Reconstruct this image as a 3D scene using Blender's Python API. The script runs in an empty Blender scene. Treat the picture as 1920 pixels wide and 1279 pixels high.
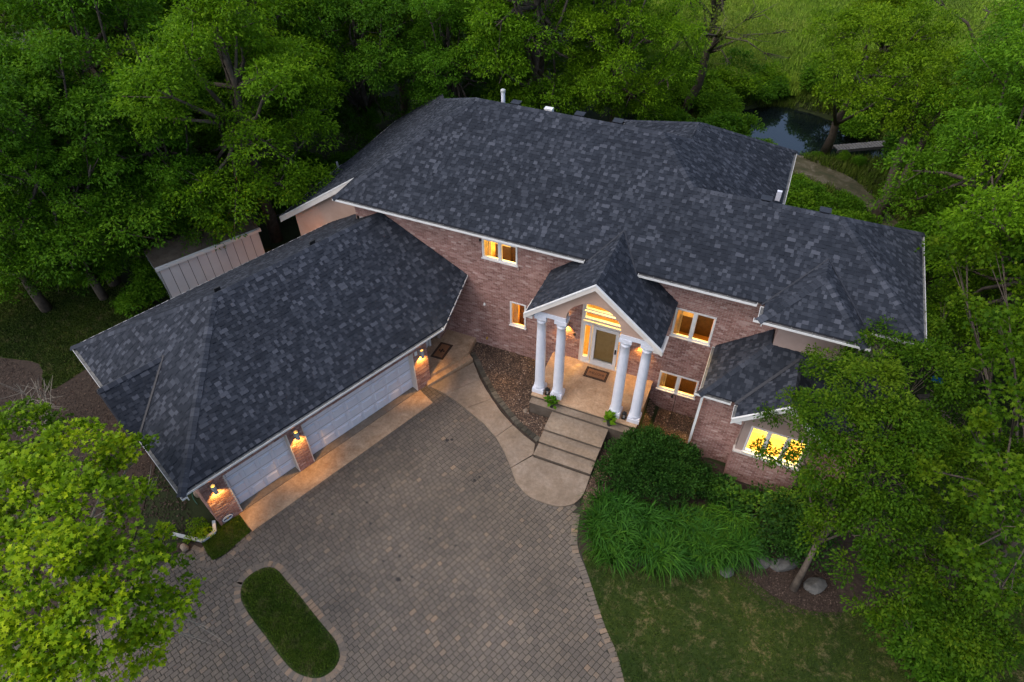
import bpy, bmesh, math, random
import numpy as np
from mathutils import Vector, Matrix

random.seed(7)
RNG = np.random.default_rng(7)
R = math.radians
scene = bpy.context.scene
C = scene.collection

# ------------------------------------------------------------------ camera, sky, sun, exposure
CAM = np.array([4.847, -17.899, 20.0])
cr = Vector((0.920, 0.393, -0.007)); cf = Vector((-0.284, 0.653, -0.702)); cf.normalize()
cr = (cr - cf * cr.dot(cf)).normalized(); cu = cr.cross(cf)
cam_data = bpy.data.cameras.new('camera'); cam = bpy.data.objects.new('camera', cam_data); C.objects.link(cam)
cam.matrix_world = Matrix(((cr.x, cu.x, -cf.x, CAM[0]), (cr.y, cu.y, -cf.y, CAM[1]), (cr.z, cu.z, -cf.z, CAM[2]), (0, 0, 0, 1)))
cam_data.sensor_width = 36; cam_data.lens = 23.25; cam_data.clip_end = 900; cam_data.clip_start = 0.1
scene.camera = cam

SUN_EL, SUN_AZ = R(56), R(225)
world = bpy.data.worlds.new('World'); scene.world = world; world.use_nodes = True
wn = world.node_tree; wn.nodes.clear()
sky = wn.nodes.new('ShaderNodeTexSky'); sky.sky_type = 'NISHITA'; sky.sun_disc = False
sky.sun_elevation = SUN_EL; sky.sun_rotation = SUN_AZ; sky.air_density = 1.0; sky.dust_density = 3.0; sky.ozone_density = 1.0
bg = wn.nodes.new('ShaderNodeBackground'); bg.inputs['Strength'].default_value = 0.15
wo = wn.nodes.new('ShaderNodeOutputWorld')
wn.links.new(sky.outputs[0], bg.inputs['Color']); wn.links.new(bg.outputs[0], wo.inputs['Surface'])

sl = bpy.data.lights.new('sun', 'SUN'); sl.energy = 0.8; sl.angle = R(110); sl.color = (1.0, 0.97, 0.93)
so = bpy.data.objects.new('sun', sl); C.objects.link(so); so.location = (0, 0, 60)
sd = Vector((math.sin(SUN_AZ) * math.cos(SUN_EL), math.cos(SUN_AZ) * math.cos(SUN_EL), math.sin(SUN_EL)))
so.rotation_euler = sd.to_track_quat('Z', 'Y').to_euler()

scene.view_settings.view_transform = 'Standard'; scene.view_settings.look = 'None'
scene.view_settings.exposure = 0.68; scene.view_settings.gamma = 1.0
scene.render.engine = 'CYCLES'
scene.cycles.use_denoising = True
scene.cycles.max_bounces = 6; scene.cycles.diffuse_bounces = 3; scene.cycles.glossy_bounces = 2
scene.cycles.transmission_bounces = 3; scene.cycles.transparent_max_bounces = 6
scene.cycles.caustics_reflective = False; scene.cycles.caustics_refractive = False
scene.cycles.sample_clamp_indirect = 4.0

# ------------------------------------------------------------------ materials
def rgb(r, g, b): return (r, g, b, 1.0)

def new_mat(name):
    m = bpy.data.materials.new(name); m.use_nodes = True
    nt = m.node_tree; nt.nodes.clear()
    out = nt.nodes.new('ShaderNodeOutputMaterial'); bs = nt.nodes.new('ShaderNodeBsdfPrincipled')
    nt.links.new(bs.outputs[0], out.inputs['Surface'])
    return m, nt, bs, out

def ramp(nt, stops, fac):
    r = nt.nodes.new('ShaderNodeValToRGB'); el = r.color_ramp.elements
    while len(el) < len(stops): el.new(0.5)
    for e, (p, c) in zip(el, stops): e.position = p; e.color = rgb(*c)
    nt.links.new(fac, r.inputs['Fac']); return r.outputs['Color']

def noise(nt, scale, detail=4, rough=0.6, coord=None, dist=0.0):
    n = nt.nodes.new('ShaderNodeTexNoise'); n.inputs['Scale'].default_value = scale
    n.inputs['Detail'].default_value = detail; n.inputs['Roughness'].default_value = rough
    n.inputs['Distortion'].default_value = dist
    if coord is None:
        g = nt.nodes.new('ShaderNodeNewGeometry'); coord = g.outputs['Position']
    nt.links.new(coord, n.inputs['Vector']); return n.outputs['Fac']

def mix(nt, mode, a, b, fac):
    m = nt.nodes.new('ShaderNodeMix'); m.data_type = 'RGBA'; m.blend_type = mode
    if isinstance(fac, (int, float)): m.inputs[0].default_value = fac
    else: nt.links.new(fac, m.inputs[0])
    for s, v in ((6, a), (7, b)):
        if isinstance(v, tuple): m.inputs[s].default_value = rgb(*v)
        else: nt.links.new(v, m.inputs[s])
    return m.outputs[2]

def attr(nt, name='tint'):
    a = nt.nodes.new('ShaderNodeAttribute'); a.attribute_name = name; return a.outputs['Fac']

def bump(nt, bs, h, strength, dist=0.01):
    b = nt.nodes.new('ShaderNodeBump'); b.inputs['Strength'].default_value = strength; b.inputs['Distance'].default_value = dist
    nt.links.new(h, b.inputs['Height']); nt.links.new(b.outputs[0], bs.inputs['Normal'])

def tint_mat(name, stops, rough=0.8, nscale=30, namt=0.35, big=1.5, bigamt=0.3, bmp=0.2, spec=0.3):
    """colour from the per-piece tint, broken up by fine grain and broad weathering"""
    m, nt, bs, out = new_mat(name)
    col = ramp(nt, stops, attr(nt))
    f = noise(nt, nscale, 5, 0.7)
    g = ramp(nt, [(0.25, (1 - namt,) * 3), (0.75, (1 + namt,) * 3)], f)
    col = mix(nt, 'MULTIPLY', col, g, 1.0)
    f2 = noise(nt, big, 4, 0.6)
    g2 = ramp(nt, [(0.3, (1 - bigamt,) * 3), (0.7, (1 + bigamt * .6,) * 3)], f2)
    col = mix(nt, 'MULTIPLY', col, g2, 1.0)
    nt.links.new(col, bs.inputs['Base Color'])
    bs.inputs['Roughness'].default_value = rough; bs.inputs['Specular IOR Level'].default_value = spec
    if bmp: bump(nt, bs, f, bmp)
    return m

def noise_mat(name, stops, scale=3, detail=8, rough=0.85, bmp=0.2, bscale=60, dist=0.0, spec=0.3, metallic=0.0, stops2=None, scale2=20):
    m, nt, bs, out = new_mat(name)
    col = ramp(nt, stops, noise(nt, scale, detail, 0.65, dist=dist))
    if stops2: col = mix(nt, 'MULTIPLY', col, ramp(nt, stops2, noise(nt, scale2, 6, 0.7)), 1.0)
    nt.links.new(col, bs.inputs['Base Color'])
    bs.inputs['Roughness'].default_value = rough; bs.inputs['Specular IOR Level'].default_value = spec; bs.inputs['Metallic'].default_value = metallic
    if bmp: bump(nt, bs, noise(nt, bscale, 5, 0.7), bmp)
    return m

def emit_mat(name, color, strength):
    m, nt, bs, out = new_mat(name)
    bs.inputs['Base Color'].default_value = rgb(*color); bs.inputs['Emission Color'].default_value = rgb(*color)
    bs.inputs['Emission Strength'].default_value = strength
    return m

def leaf_mat(name, dark, mid, light, trans=0.35, spec=0.10, rough=0.6):
    m, nt, bs, out = new_mat(name)
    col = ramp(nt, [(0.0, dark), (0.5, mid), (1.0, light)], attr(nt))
    oi = nt.nodes.new('ShaderNodeObjectInfo')
    hue = ramp(nt, [(0.0, (0.78, 0.84, 0.95)), (0.5, (1.05, 1.0, 0.95)), (1.0, (1.42, 1.16, 0.75))], oi.outputs['Random'])
    col = mix(nt, 'MULTIPLY', col, hue, 1.0)
    nt.links.new(col, bs.inputs['Base Color']); bs.inputs['Roughness'].default_value = rough
    bs.inputs['Specular IOR Level'].default_value = spec
    tr = nt.nodes.new('ShaderNodeBsdfTranslucent')
    tc = mix(nt, 'MULTIPLY', col, (1.3, 1.35, 0.6), 1.0); nt.links.new(tc, tr.inputs['Color'])
    ms = nt.nodes.new('ShaderNodeMixShader'); ms.inputs[0].default_value = trans
    nt.links.new(bs.outputs[0], ms.inputs[1]); nt.links.new(tr.outputs[0], ms.inputs[2]); nt.links.new(ms.outputs[0], out.inputs['Surface'])
    return m

def glass_mat(name):
    m, nt, bs, out = new_mat(name)
    nt.nodes.remove(bs)
    g = nt.nodes.new('ShaderNodeBsdfGlossy'); g.inputs['Roughness'].default_value = 0.02; g.inputs['Color'].default_value = rgb(1, 1, 1)
    t = nt.nodes.new('ShaderNodeBsdfTransparent'); t.inputs['Color'].default_value = rgb(0.93, 0.95, 0.93)
    f = nt.nodes.new('ShaderNodeFresnel'); f.inputs['IOR'].default_value = 1.5
    ms = nt.nodes.new('ShaderNodeMixShader')
    nt.links.new(f.outputs[0], ms.inputs[0]); nt.links.new(t.outputs[0], ms.inputs[1]); nt.links.new(g.outputs[0], ms.inputs[2]); nt.links.new(ms.outputs[0], out.inputs['Surface'])
    return m

M = {}
M['shingle'] = tint_mat('shingle_granules', [(0, (0.012, 0.015, 0.022)), (0.4, (0.022, 0.0265, 0.036)), (0.75, (0.036, 0.041, 0.053)), (1, (0.066, 0.072, 0.089))], 0.9, 90, 0.35, 0.5, 0.14, 0.25, 0.25)
M['deck'] = noise_mat('roof_underlay', [(0.3, (0.02, 0.021, 0.028)), (0.7, (0.035, 0.036, 0.045))], 4)
M['brick'] = tint_mat('red_brick', [(0, (0.20, 0.10, 0.083)), (0.4, (0.31, 0.17, 0.142)), (0.75, (0.39, 0.238, 0.20)), (1, (0.52, 0.385, 0.34))], 0.9, 40, 0.25, 0.8, 0.22, 0.3)
M['mortar'] = noise_mat('mortar', [(0.3, (0.36, 0.28, 0.245)), (0.7, (0.52, 0.43, 0.38))], 6)
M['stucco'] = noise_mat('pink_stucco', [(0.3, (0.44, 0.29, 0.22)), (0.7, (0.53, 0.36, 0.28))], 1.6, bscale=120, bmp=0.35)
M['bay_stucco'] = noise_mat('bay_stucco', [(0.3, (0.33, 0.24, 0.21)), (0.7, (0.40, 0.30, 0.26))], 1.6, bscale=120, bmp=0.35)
M['white'] = noise_mat('white_paint', [(0.3, (0.66, 0.65, 0.63)), (0.7, (0.78, 0.77, 0.75))], 3, rough=0.5, bmp=0.05)
M['column'] = noise_mat('column_paint', [(0.3, (0.64, 0.65, 0.71)), (0.7, (0.74, 0.75, 0.81))], 5, rough=0.55, bmp=0.05, bscale=25)
M['trim'] = noise_mat('cream_trim', [(0.3, (0.60, 0.55, 0.50)), (0.7, (0.72, 0.66, 0.60))], 3, rough=0.55, bmp=0.05)
M['gutter_in'] = noise_mat('gutter_trough', [(0.3, (0.09, 0.09, 0.088)), (0.6, (0.22, 0.22, 0.21)), (0.8, (0.13, 0.11, 0.085))], 5, rough=0.7)
M['door'] = noise_mat('garage_door_paint', [(0.3, (0.62, 0.62, 0.68)), (0.7, (0.70, 0.70, 0.76))], 1.5, rough=0.5, bmp=0.05)
M['metal'] = noise_mat('grey_metal', [(0.3, (0.36, 0.37, 0.37)), (0.7, (0.48, 0.49, 0.48))], 9, rough=0.5, metallic=0.0, bmp=0.05)
M['flash'] = noise_mat('dark_flashing', [(0.3, (0.018, 0.020, 0.026)), (0.7, (0.034, 0.036, 0.044))], 9, rough=0.5)
M['concrete'] = noise_mat('stained_concrete', [(0.25, (0.17, 0.130, 0.092)), (0.5, (0.25, 0.195, 0.145)), (0.75, (0.33, 0.27, 0.21))], 1.1, 10, 0.85, 0.3, 90, 0.5, stops2=[(0.3, (0.72, 0.70, 0.68)), (0.7, (1.12, 1.1, 1.08))], scale2=9)
M['porch'] = noise_mat('tan_stamped_concrete', [(0.3, (0.33, 0.21, 0.125)), (0.5, (0.44, 0.30, 0.19)), (0.7, (0.56, 0.40, 0.27))], 2.4, 12, 0.7, 0.3, 60, 1.0, stops2=[(0.35, (0.8, 0.76, 0.72)), (0.65, (1.1, 1.08, 1.05))], scale2=14)
M['riser'] = noise_mat('stained_shaded_riser', [(0.3, (0.075, 0.058, 0.043)), (0.7, (0.14, 0.11, 0.085))], 3, 8)  # dirt stain, with the shading of the risers also put into the colour
M['groove'] = noise_mat('dark_groove', [(0.3, (0.035, 0.03, 0.025)), (0.7, (0.07, 0.06, 0.05))], 6)  # darker tone for the shed wall, so the gaps between panels show
M['glass'] = glass_mat('window_glass')
M['room'] = noise_mat('room_paint', [(0.3, (0.62, 0.46, 0.20)), (0.7, (0.70, 0.53, 0.25))], 2, bmp=0)
M['roomfloor'] = noise_mat('room_floor', [(0.3, (0.30, 0.16, 0.06)), (0.7, (0.42, 0.24, 0.10))], 2, bmp=0)
M['shade'] = noise_mat('shade_cloth', [(0.3, (0.72, 0.66, 0.5)), (0.7, (0.8, 0.74, 0.58))], 3)
_n = M['shade'].node_tree; _t = _n.nodes.new('ShaderNodeBsdfTranslucent'); _t.inputs['Color'].default_value = rgb(.8, .72, .5); _m = _n.nodes.new('ShaderNodeMixShader'); _m.inputs[0].default_value = .6
_o = [q for q in _n.nodes if q.type == 'OUTPUT_MATERIAL'][0]; _b = [q for q in _n.nodes if q.type == 'BSDF_PRINCIPLED'][0]; _n.links.new(_b.outputs[0], _m.inputs[1]); _n.links.new(_t.outputs[0], _m.inputs[2]); _n.links.new(_m.outputs[0], _o.inputs['Surface'])
M['curtain'] = noise_mat('curtain_cloth', [(0.3, (0.55, 0.42, 0.22)), (0.7, (0.66, 0.52, 0.30))], 12)
M['furn'] = noise_mat('dark_wood', [(0.3, (0.05, 0.03, 0.018)), (0.7, (0.10, 0.06, 0.03))], 6, rough=0.5)
M['black'] = noise_mat('black_metal', [(0.3, (0.015, 0.015, 0.015)), (0.7, (0.03, 0.03, 0.03))], 8, rough=0.5, bmp=0)
M['bark'] = noise_mat('bark', [(0.3, (0.055, 0.042, 0.032)), (0.7, (0.14, 0.11, 0.085))], 5, 8, 0.9, 0.6, 14)
M['twig'] = noise_mat('bare_twig', [(0.3, (0.22, 0.19, 0.15)), (0.7, (0.32, 0.28, 0.22))], 6)
M['pebble'] = tint_mat('river_rock', [(0, (0.035, 0.022, 0.016)), (0.5, (0.12, 0.075, 0.05)), (0.85, (0.27, 0.18, 0.12)), (1, (0.55, 0.48, 0.42))], 0.8, 30, 0.2, 2, 0.3, 0.1)
M['chips'] = tint_mat('bark_chip', [(0, (0.020, 0.013, 0.010)), (0.6, (0.060, 0.040, 0.030)), (1, (0.15, 0.105, 0.080))], 0.9, 30, 0.2, 2, 0.3, 0.1)
M['soil'] = noise_mat('bark_mulch', [(0.3, (0.022, 0.015, 0.011)), (0.6, (0.055, 0.038, 0.028)), (0.8, (0.10, 0.072, 0.055))], 9, 12, 0.95, 0.8, 40)
M['edging'] = tint_mat('dark_edging_block', [(0, (0.040, 0.036, 0.026)), (1, (0.12, 0.105, 0.08))], 0.9, 20, 0.3, 2, 0.3, 0.4)
M['boulder'] = noise_mat('fieldstone', [(0.3, (0.05, 0.05, 0.047)), (0.7, (0.14, 0.135, 0.125))], 3, 8, 0.9, 0.6, 20)
M['coir'] = noise_mat('coir', [(0.3, (0.20, 0.09, 0.04)), (0.7, (0.32, 0.15, 0.07))], 30)
M['rubber'] = noise_mat('black_rubber', [(0.3, (0.015, 0.012, 0.011)), (0.7, (0.032, 0.025, 0.02))], 20)
M['shed'] = noise_mat('shed_panel', [(0.3, (0.56, 0.54, 0.54)), (0.7, (0.66, 0.64, 0.63))], 1.2, rough=0.6, bmp=0.05)
M['shedroof'] = noise_mat('shed_roof', [(0.3, (0.07, 0.05, 0.035)), (0.7, (0.15, 0.12, 0.09))], 3)
M['bulb'] = emit_mat('lamp_bulb', (1.0, 0.5, 0.08), 30.0)
M['blue'] = noise_mat('blue_plastic', [(0.3, (0.0, 0.12, 0.45)), (0.7, (0.0, 0.17, 0.6))], 3, rough=0.4)
M['pot'] = noise_mat('dark_pot', [(0.3, (0.02, 0.025, 0.02)), (0.7, (0.045, 0.05, 0.04))], 5, rough=0.5)
M['wood'] = noise_mat('weathered_wood', [(0.3, (0.09, 0.085, 0.08)), (0.7, (0.20, 0.19, 0.18))], 4, dist=2)
M['hose'] = noise_mat('green_hose', [(0.3, (0.01, 0.06, 0.04)), (0.7, (0.02, 0.10, 0.07))], 5, rough=0.4)
M['navy'] = noise_mat('navy_print', [(0.3, (0.02, 0.04, 0.12)), (0.7, (0.03, 0.055, 0.16))], 3)
M['gold'] = noise_mat('ochre_print', [(0.3, (0.35, 0.2, 0.04)), (0.7, (0.45, 0.26, 0.06))], 3)

# pavers: grey brown blocks with some tan ones, broad stains
M['paver'] = tint_mat('concrete_paver', [(0, (0.110, 0.092, 0.076)), (0.45, (0.139, 0.115, 0.092)), (0.8, (0.164, 0.132, 0.101)), (0.93, (0.205, 0.152, 0.108)), (1, (0.26, 0.18, 0.12))], 0.9, 25, 0.22, 0.35, 0.22, 0.35)
M['sand'] = noise_mat('joint_sand', [(0.3, (0.022, 0.020, 0.015)), (0.6, (0.04, 0.037, 0.026)), (0.75, (0.04, 0.055, 0.02))], 1.2)

# lawn: green with dry straw patches
def lawn_mat(name, g0, g1, dry, lo, hi):
    m, nt, bs, out = new_mat(name)
    col = ramp(nt, [(0.3, g0), (0.7, g1)], noise(nt, 6, 8, 0.7))
    n = noise(nt, 1.9, 10, 0.86, dist=0.15)
    f = ramp(nt, [(lo, (0, 0, 0)), (hi, (1, 1, 1))], n)
    col = mix(nt, 'MIX', col, dry, f)
    oi = attr(nt)
    col = mix(nt, 'MULTIPLY', col, ramp(nt, [(0, (0.6, 0.6, 0.6)), (1, (1.4, 1.4, 1.3))], oi), 1.0)
    col = mix(nt, 'MULTIPLY', col, ramp(nt, [(0.35, (0.72, 0.80, 0.75)), (0.65, (1.2, 1.12, 1.0))], noise(nt, 0.45, 4, 0.6)), 1.0)
    nt.links.new(col, bs.inputs['Base Color']); bs.inputs['Roughness'].default_value = 0.9; bs.inputs['Specular IOR Level'].default_value = 0.15
    return m
M['lawn'] = lawn_mat('lawn_turf', (0.018, 0.034, 0.006), (0.038, 0.058, 0.011), (0.20, 0.155, 0.085), 0.52, 0.66)
M['blade'] = lawn_mat('grass_blade', (0.026, 0.052, 0.007), (0.064, 0.092, 0.013), (0.20, 0.165, 0.085), 0.52, 0.78)
M['island'] = lawn_mat('island_blade', (0.055, 0.105, 0.010), (0.11, 0.165, 0.018), (0.22, 0.18, 0.09), 0.50, 0.74)
M['meadow'] = lawn_mat('meadow_grass', (0.12, 0.22, 0.018), (0.23, 0.36, 0.035), (0.36, 0.34, 0.16), 0.52, 0.75)
M['woodland'] = noise_mat('woodland_floor', [(0.3, (0.012, 0.018, 0.006)), (0.6, (0.03, 0.042, 0.012)), (0.8, (0.05, 0.04, 0.022))], 0.8, 10, 0.95, 0.5, 8)

M['leaf'] = leaf_mat('ash_leaf', (0.039, 0.107, 0.006), (0.094, 0.226, 0.009), (0.150, 0.294, 0.013))
M['leaf_dark'] = leaf_mat('dark_leaf', (0.032, 0.090, 0.006), (0.073, 0.188, 0.009), (0.122, 0.254, 0.014))
M['leaf_bright'] = leaf_mat('bright_leaf', (0.059, 0.130, 0.005), (0.136, 0.250, 0.007), (0.206, 0.323, 0.011))
M['leaf_willow'] = leaf_mat('willow_leaf', (0.079, 0.127, 0.018), (0.142, 0.218, 0.029), (0.221, 0.310, 0.048))
M['leaf_maple'] = leaf_mat('maple_leaf', (0.043, 0.098, 0.003), (0.150, 0.268, 0.005), (0.332, 0.433, 0.008), trans=0.22)
M['leaf_small'] = leaf_mat('plum_leaf', (0.020, 0.063, 0.003), (0.054, 0.130, 0.005), (0.107, 0.184, 0.008))
M['leaf_yew'] = leaf_mat('yew_needle', (0.010, 0.034, 0.005), (0.026, 0.080, 0.010), (0.055, 0.14, 0.018), trans=0.15)
M['leaf_lily'] = leaf_mat('daylily_blade', (0.013, 0.048, 0.006), (0.030, 0.104, 0.010), (0.060, 0.180, 0.020), trans=0.25)

# ------------------------------------------------------------------ mesh helpers
class MB:
    def __init__(s): s.v = []; s.f = []; s.t = []
    def add(s, verts, faces, tint=0.5):
        n = len(s.v); s.v.extend([tuple(map(float, p)) for p in verts]); s.f.extend([tuple(i + n for i in f) for f in faces]); s.t.extend([tint] * len(faces)); return s
    def box(s, x0, x1, y0, y1, z0, z1, tint=0.5):
        v = [(x0, y0, z0), (x1, y0, z0), (x1, y1, z0), (x0, y1, z0), (x0, y0, z1), (x1, y0, z1), (x1, y1, z1), (x0, y1, z1)]
        return s.add(v, [(0, 3, 2, 1), (4, 5, 6, 7), (0, 1, 5, 4), (1, 2, 6, 5), (2, 3, 7, 6), (3, 0, 4, 7)], tint)
    def obox(s, o, a, b, c, tint=0.5):
        """box spanned from corner o by vectors a, b, c"""
        o, a, b, c = map(lambda q: np.array(q, float), (o, a, b, c))
        v = [o, o + a, o + a + b, o + b, o + c, o + a + c, o + a + b + c, o + b + c]
        return s.add(v, [(0, 3, 2, 1), (4, 5, 6, 7), (0, 1, 5, 4), (1, 2, 6, 5), (2, 3, 7, 6), (3, 0, 4, 7)], tint)
    def beam(s, p0, p1, w, h, up=(0, 0, 1), tint=0.5):
        p0, p1 = np.array(p0, float), np.array(p1, float); d = p1 - p0; L = np.linalg.norm(d); d /= L
        up = np.array(up, float); side = np.cross(d, up); side /= np.linalg.norm(side); u2 = np.cross(side, d)
        return s.obox(p0 - side * w / 2 - u2 * h / 2, d * L, side * w, u2 * h, tint)
    def tube(s, pts, rads, n=8, cap=True, tint=0.5):
        pts = [np.array(p, float) for p in pts]; rings = []
        base = len(s.v); V = []
        prev = None
        for i, p in enumerate(pts):
            d = (pts[min(i + 1, len(pts) - 1)] - pts[max(i - 1, 0)]); d /= (np.linalg.norm(d) + 1e-9)
            if prev is None:
                a = np.cross(d, (0.3, 0.2, 1.0)) if abs(d[2]) < 0.9 else np.cross(d, (1, 0, 0))
            else: a = prev - d * (prev @ d)
            a /= (np.linalg.norm(a) + 1e-9); prev = a; b = np.cross(d, a)
            for k in range(n):
                t = 2 * math.pi * k / n; V.append(p + (a * math.cos(t) + b * math.sin(t)) * rads[i])
        F = []
        for i in range(len(pts) - 1):
            for k in range(n):
                k2 = (k + 1) % n; F.append((i * n + k, i * n + k2, (i + 1) * n + k2, (i + 1) * n + k))
        if cap: F.append(tuple(range(n))[::-1]); F.append(tuple((len(pts) - 1) * n + k for k in range(n)))
        return s.add(V, F, tint)
    def prism(s, poly, z0, z1, tint=0.5):
        n = len(poly); v = [(x, y, z0) for x, y in poly] + [(x, y, z1) for x, y in poly]
        f = [tuple(range(n))[::-1], tuple(range(n, 2 * n))] + [(i, (i + 1) % n, n + (i + 1) % n, n + i) for i in range(n)]
        return s.add(v, f, tint)
    def lathe(s, prof, cx, cy, n=20, tint=0.5):
        V = []; F = []
        for r, z in prof:
            for k in range(n):
                t = 2 * math.pi * k / n; V.append((cx + r * math.cos(t), cy + r * math.sin(t), z))
        for i in range(len(prof) - 1):
            for k in range(n):
                k2 = (k + 1) % n; F.append((i * n + k, i * n + k2, (i + 1) * n + k2, (i + 1) * n + k))
        F.append(tuple(range(n))[::-1]); F.append(tuple((len(prof) - 1) * n + k for k in range(n)))
        return s.add(V, F, tint)
    def build(s, name, mat, parent=None, smooth=False, origin=None):
        me = bpy.data.meshes.new(name)
        off = np.zeros(3)
        if parent is not None and origin is None: off = WORLD.get(parent.name, np.zeros(3))
        elif origin is not None: off = np.array(origin, float)
        me.from_pydata([tuple(np.array(p) - off) for p in s.v], [], s.f)
        a = me.attributes.new('tint', 'FLOAT', 'FACE'); a.data.foreach_set('value', np.array(s.t, dtype=np.float32))
        if smooth: me.polygons.foreach_set('use_smooth', [True] * len(me.polygons))
        me.materials.append(mat); me.update()
        o = bpy.data.objects.new(name, me); C.objects.link(o)
        if parent is not None: o.parent = parent; WORLD[o.name] = off
        elif origin is not None: o.location = tuple(off); WORLD[o.name] = off
        else: WORLD[o.name] = np.zeros(3)
        return o

WORLD = {}
def tag(o, label=None, cat=None, group=None, kind=None):
    if label: o['label'] = label
    if cat: o['category'] = cat
    if group: o['group'] = group
    if kind: o['kind'] = kind
    return o
def thing(name, loc, label, cat, group=None):
    o = bpy.data.objects.new(name, None); C.objects.link(o); o.location = loc; o.empty_display_size = 0.2
    WORLD[o.name] = np.array(loc, float); return tag(o, label, cat, group)
def structure(name, mb, mat): return tag(mb.build(name, mat), kind='structure')

CR, CU, CF = np.array(cr), np.array(cu), np.array(cf)
def screen(p):
    q = np.asarray(p, float) - CAM; z = q @ CF; return q @ CR / z * 1240 + 960, 639.5 - q @ CU / z * 1240, z

def pieces(items, name, mat, parent, limit=300, rest_name=None):
    """items: (verts, faces, tint). The ones that show largest become objects, the rest one 'stuff' part."""
    cent = np.array([np.mean(np.array(v), axis=0) for v, f, t in items])
    q = cent - CAM; z = q @ CF; x = q @ CR / z * 1240 + 960; y = 639.5 - q @ CU / z * 1240
    ext = np.array([np.linalg.norm(np.ptp(np.array(v), axis=0)) for v, f, t in items])
    score = ext / z; score[(x < 5) | (x > 1915) | (y < 5) | (y > 1274)] -= 10
    order = np.argsort(-score); top = set(order[:limit].tolist()) if len(items) > limit else set(range(len(items)))
    rest = MB()
    for i, (v, f, t) in enumerate(items):
        if i in top: MB().add(v, f, t).build(name, mat, parent)
        else: rest.add(v, f, t)
    if rest.f: tag(rest.build(rest_name or name, mat, parent), kind='stuff')

def inpoly(x, y, poly):
    c = False; j = len(poly) - 1
    for i in range(len(poly)):
        xi, yi = poly[i][0], poly[i][1]; xj, yj = poly[j][0], poly[j][1]
        if (yi > y) != (yj > y) and x < (xj - xi) * (y - yi) / (yj - yi) + xi: c = not c
        j = i
    return c
def inpoly_np(P, poly):
    x, y = P[:, 0], P[:, 1]; c = np.zeros(len(P), bool); j = len(poly) - 1
    for i in range(len(poly)):
        xi, yi = poly[i][0], poly[i][1]; xj, yj = poly[j][0], poly[j][1]
        if yi != yj:
            k = ((yi > y) != (yj > y)) & (x < (xj - xi) * (y - yi) / (yj - yi) + xi); c ^= k
        j = i
    return c
def scan(poly, y):
    xs = []
    for i in range(len(poly)):
        (x0, y0), (x1, y1) = poly[i], poly[(i + 1) % len(poly)]
        if (y0 > y) != (y1 > y): xs.append(x0 + (x1 - x0) * (y - y0) / (y1 - y0))
    xs.sort(); return [(xs[i], xs[i + 1]) for i in range(0, len(xs) - 1, 2)]
def smooth_line(pts, n=6, closed=False):
    P = [np.array(p, float) for p in pts]; out = []; N = len(P)
    rng = range(N) if closed else range(N - 1)
    for i in rng:
        p0 = P[(i - 1) % N] if closed or i > 0 else P[i]; p1 = P[i]; p2 = P[(i + 1) % N]
        p3 = P[(i + 2) % N] if closed or i + 2 < N else p2
        for k in range(n):
            t = k / n
            out.append(0.5 * ((2 * p1) + (-p0 + p2) * t + (2 * p0 - 5 * p1 + 4 * p2 - p3) * t * t + (-p0 + 3 * p1 - 3 * p2 + p3) * t ** 3))
    if not closed: out.append(P[-1])
    return [tuple(q) for q in out]
def resample(pts, step):
    P = [np.array(p, float) for p in pts]; out = []; carry = 0.0
    for a, b in zip(P[:-1], P[1:]):
        L = np.linalg.norm(b - a)
        if L < 1e-6: continue
        d = (b - a) / L; s = carry
        while s < L: out.append((a + d * s, d)); s += step
        carry = s - L
    return out

# ------------------------------------------------------------------ ground
def pit(u, v):
    a = max(0, min(1, (u - 2.9) / 0.5)) * max(0, min(1, (5.6 - u) / 0.4)) * max(0, min(1, (v + 4.5) / 1.6))
    return -0.5 * a
def pond_depth(u, v):
    d = math.hypot((u - 5.6) / 3.9, (v - 25.6) / 3.2); return -1.3 * max(0, min(1, (1.25 - d) / 0.35))
def brook(u, v):
    d = abs((v - 24.2) - 0.35 * (u - 9)) ; return -1.0 * max(0, min(1, (1.6 - d) / 0.7)) * max(0, min(1, (u - 7) / 2)) * max(0, min(1, (20 - u) / 2))
def gz(u, v): return -0.04 + pit(u, v) + min(pond_depth(u, v), brook(u, v))
xs = [-400, -200, -120] + list(np.arange(-80, -30, 4.0)) + list(np.arange(-30, 30, 1.0)) + list(np.arange(30, 80, 4.0)) + [120, 200, 400]
ys = [-200, -80, -40] + list(np.arange(-24, 40, 1.0)) + list(np.arange(40, 100, 4.0)) + [150, 250, 500]
xs = sorted(set(xs + list(np.arange(2.5, 6.5, 0.25)))); ys = sorted(set(ys + list(np.arange(-5, 1, 0.25))))
g = MB(); V = [(x, y, gz(x, y)) for y in ys for x in xs]; nx = len(xs)
g.add(V, [(j * nx + i, j * nx + i + 1, (j + 1) * nx + i + 1, (j + 1) * nx + i) for j in range(len(ys) - 1) for i in range(nx - 1)])
ground = structure('ground', g, M['woodland'])

def sheet(name, poly, z, mat, kind='structure'):
    return tag(MB().prism(poly, z - 0.03, z).build(name, mat), kind=kind)

# water of the pond
mw, nt, bs, out = new_mat('pond_water')
bs.inputs['Base Color'].default_value = rgb(0.006, 0.010, 0.010); bs.inputs['Roughness'].default_value = 0.04; bs.inputs['Specular IOR Level'].default_value = 0.9
bump(nt, bs, noise(nt, 3, 3), 0.04, 0.02)
structure('pond_water', MB().prism([(-2, 19), (22, 19), (22, 33), (-2, 33)], -0.62, -0.55), mw)

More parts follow.
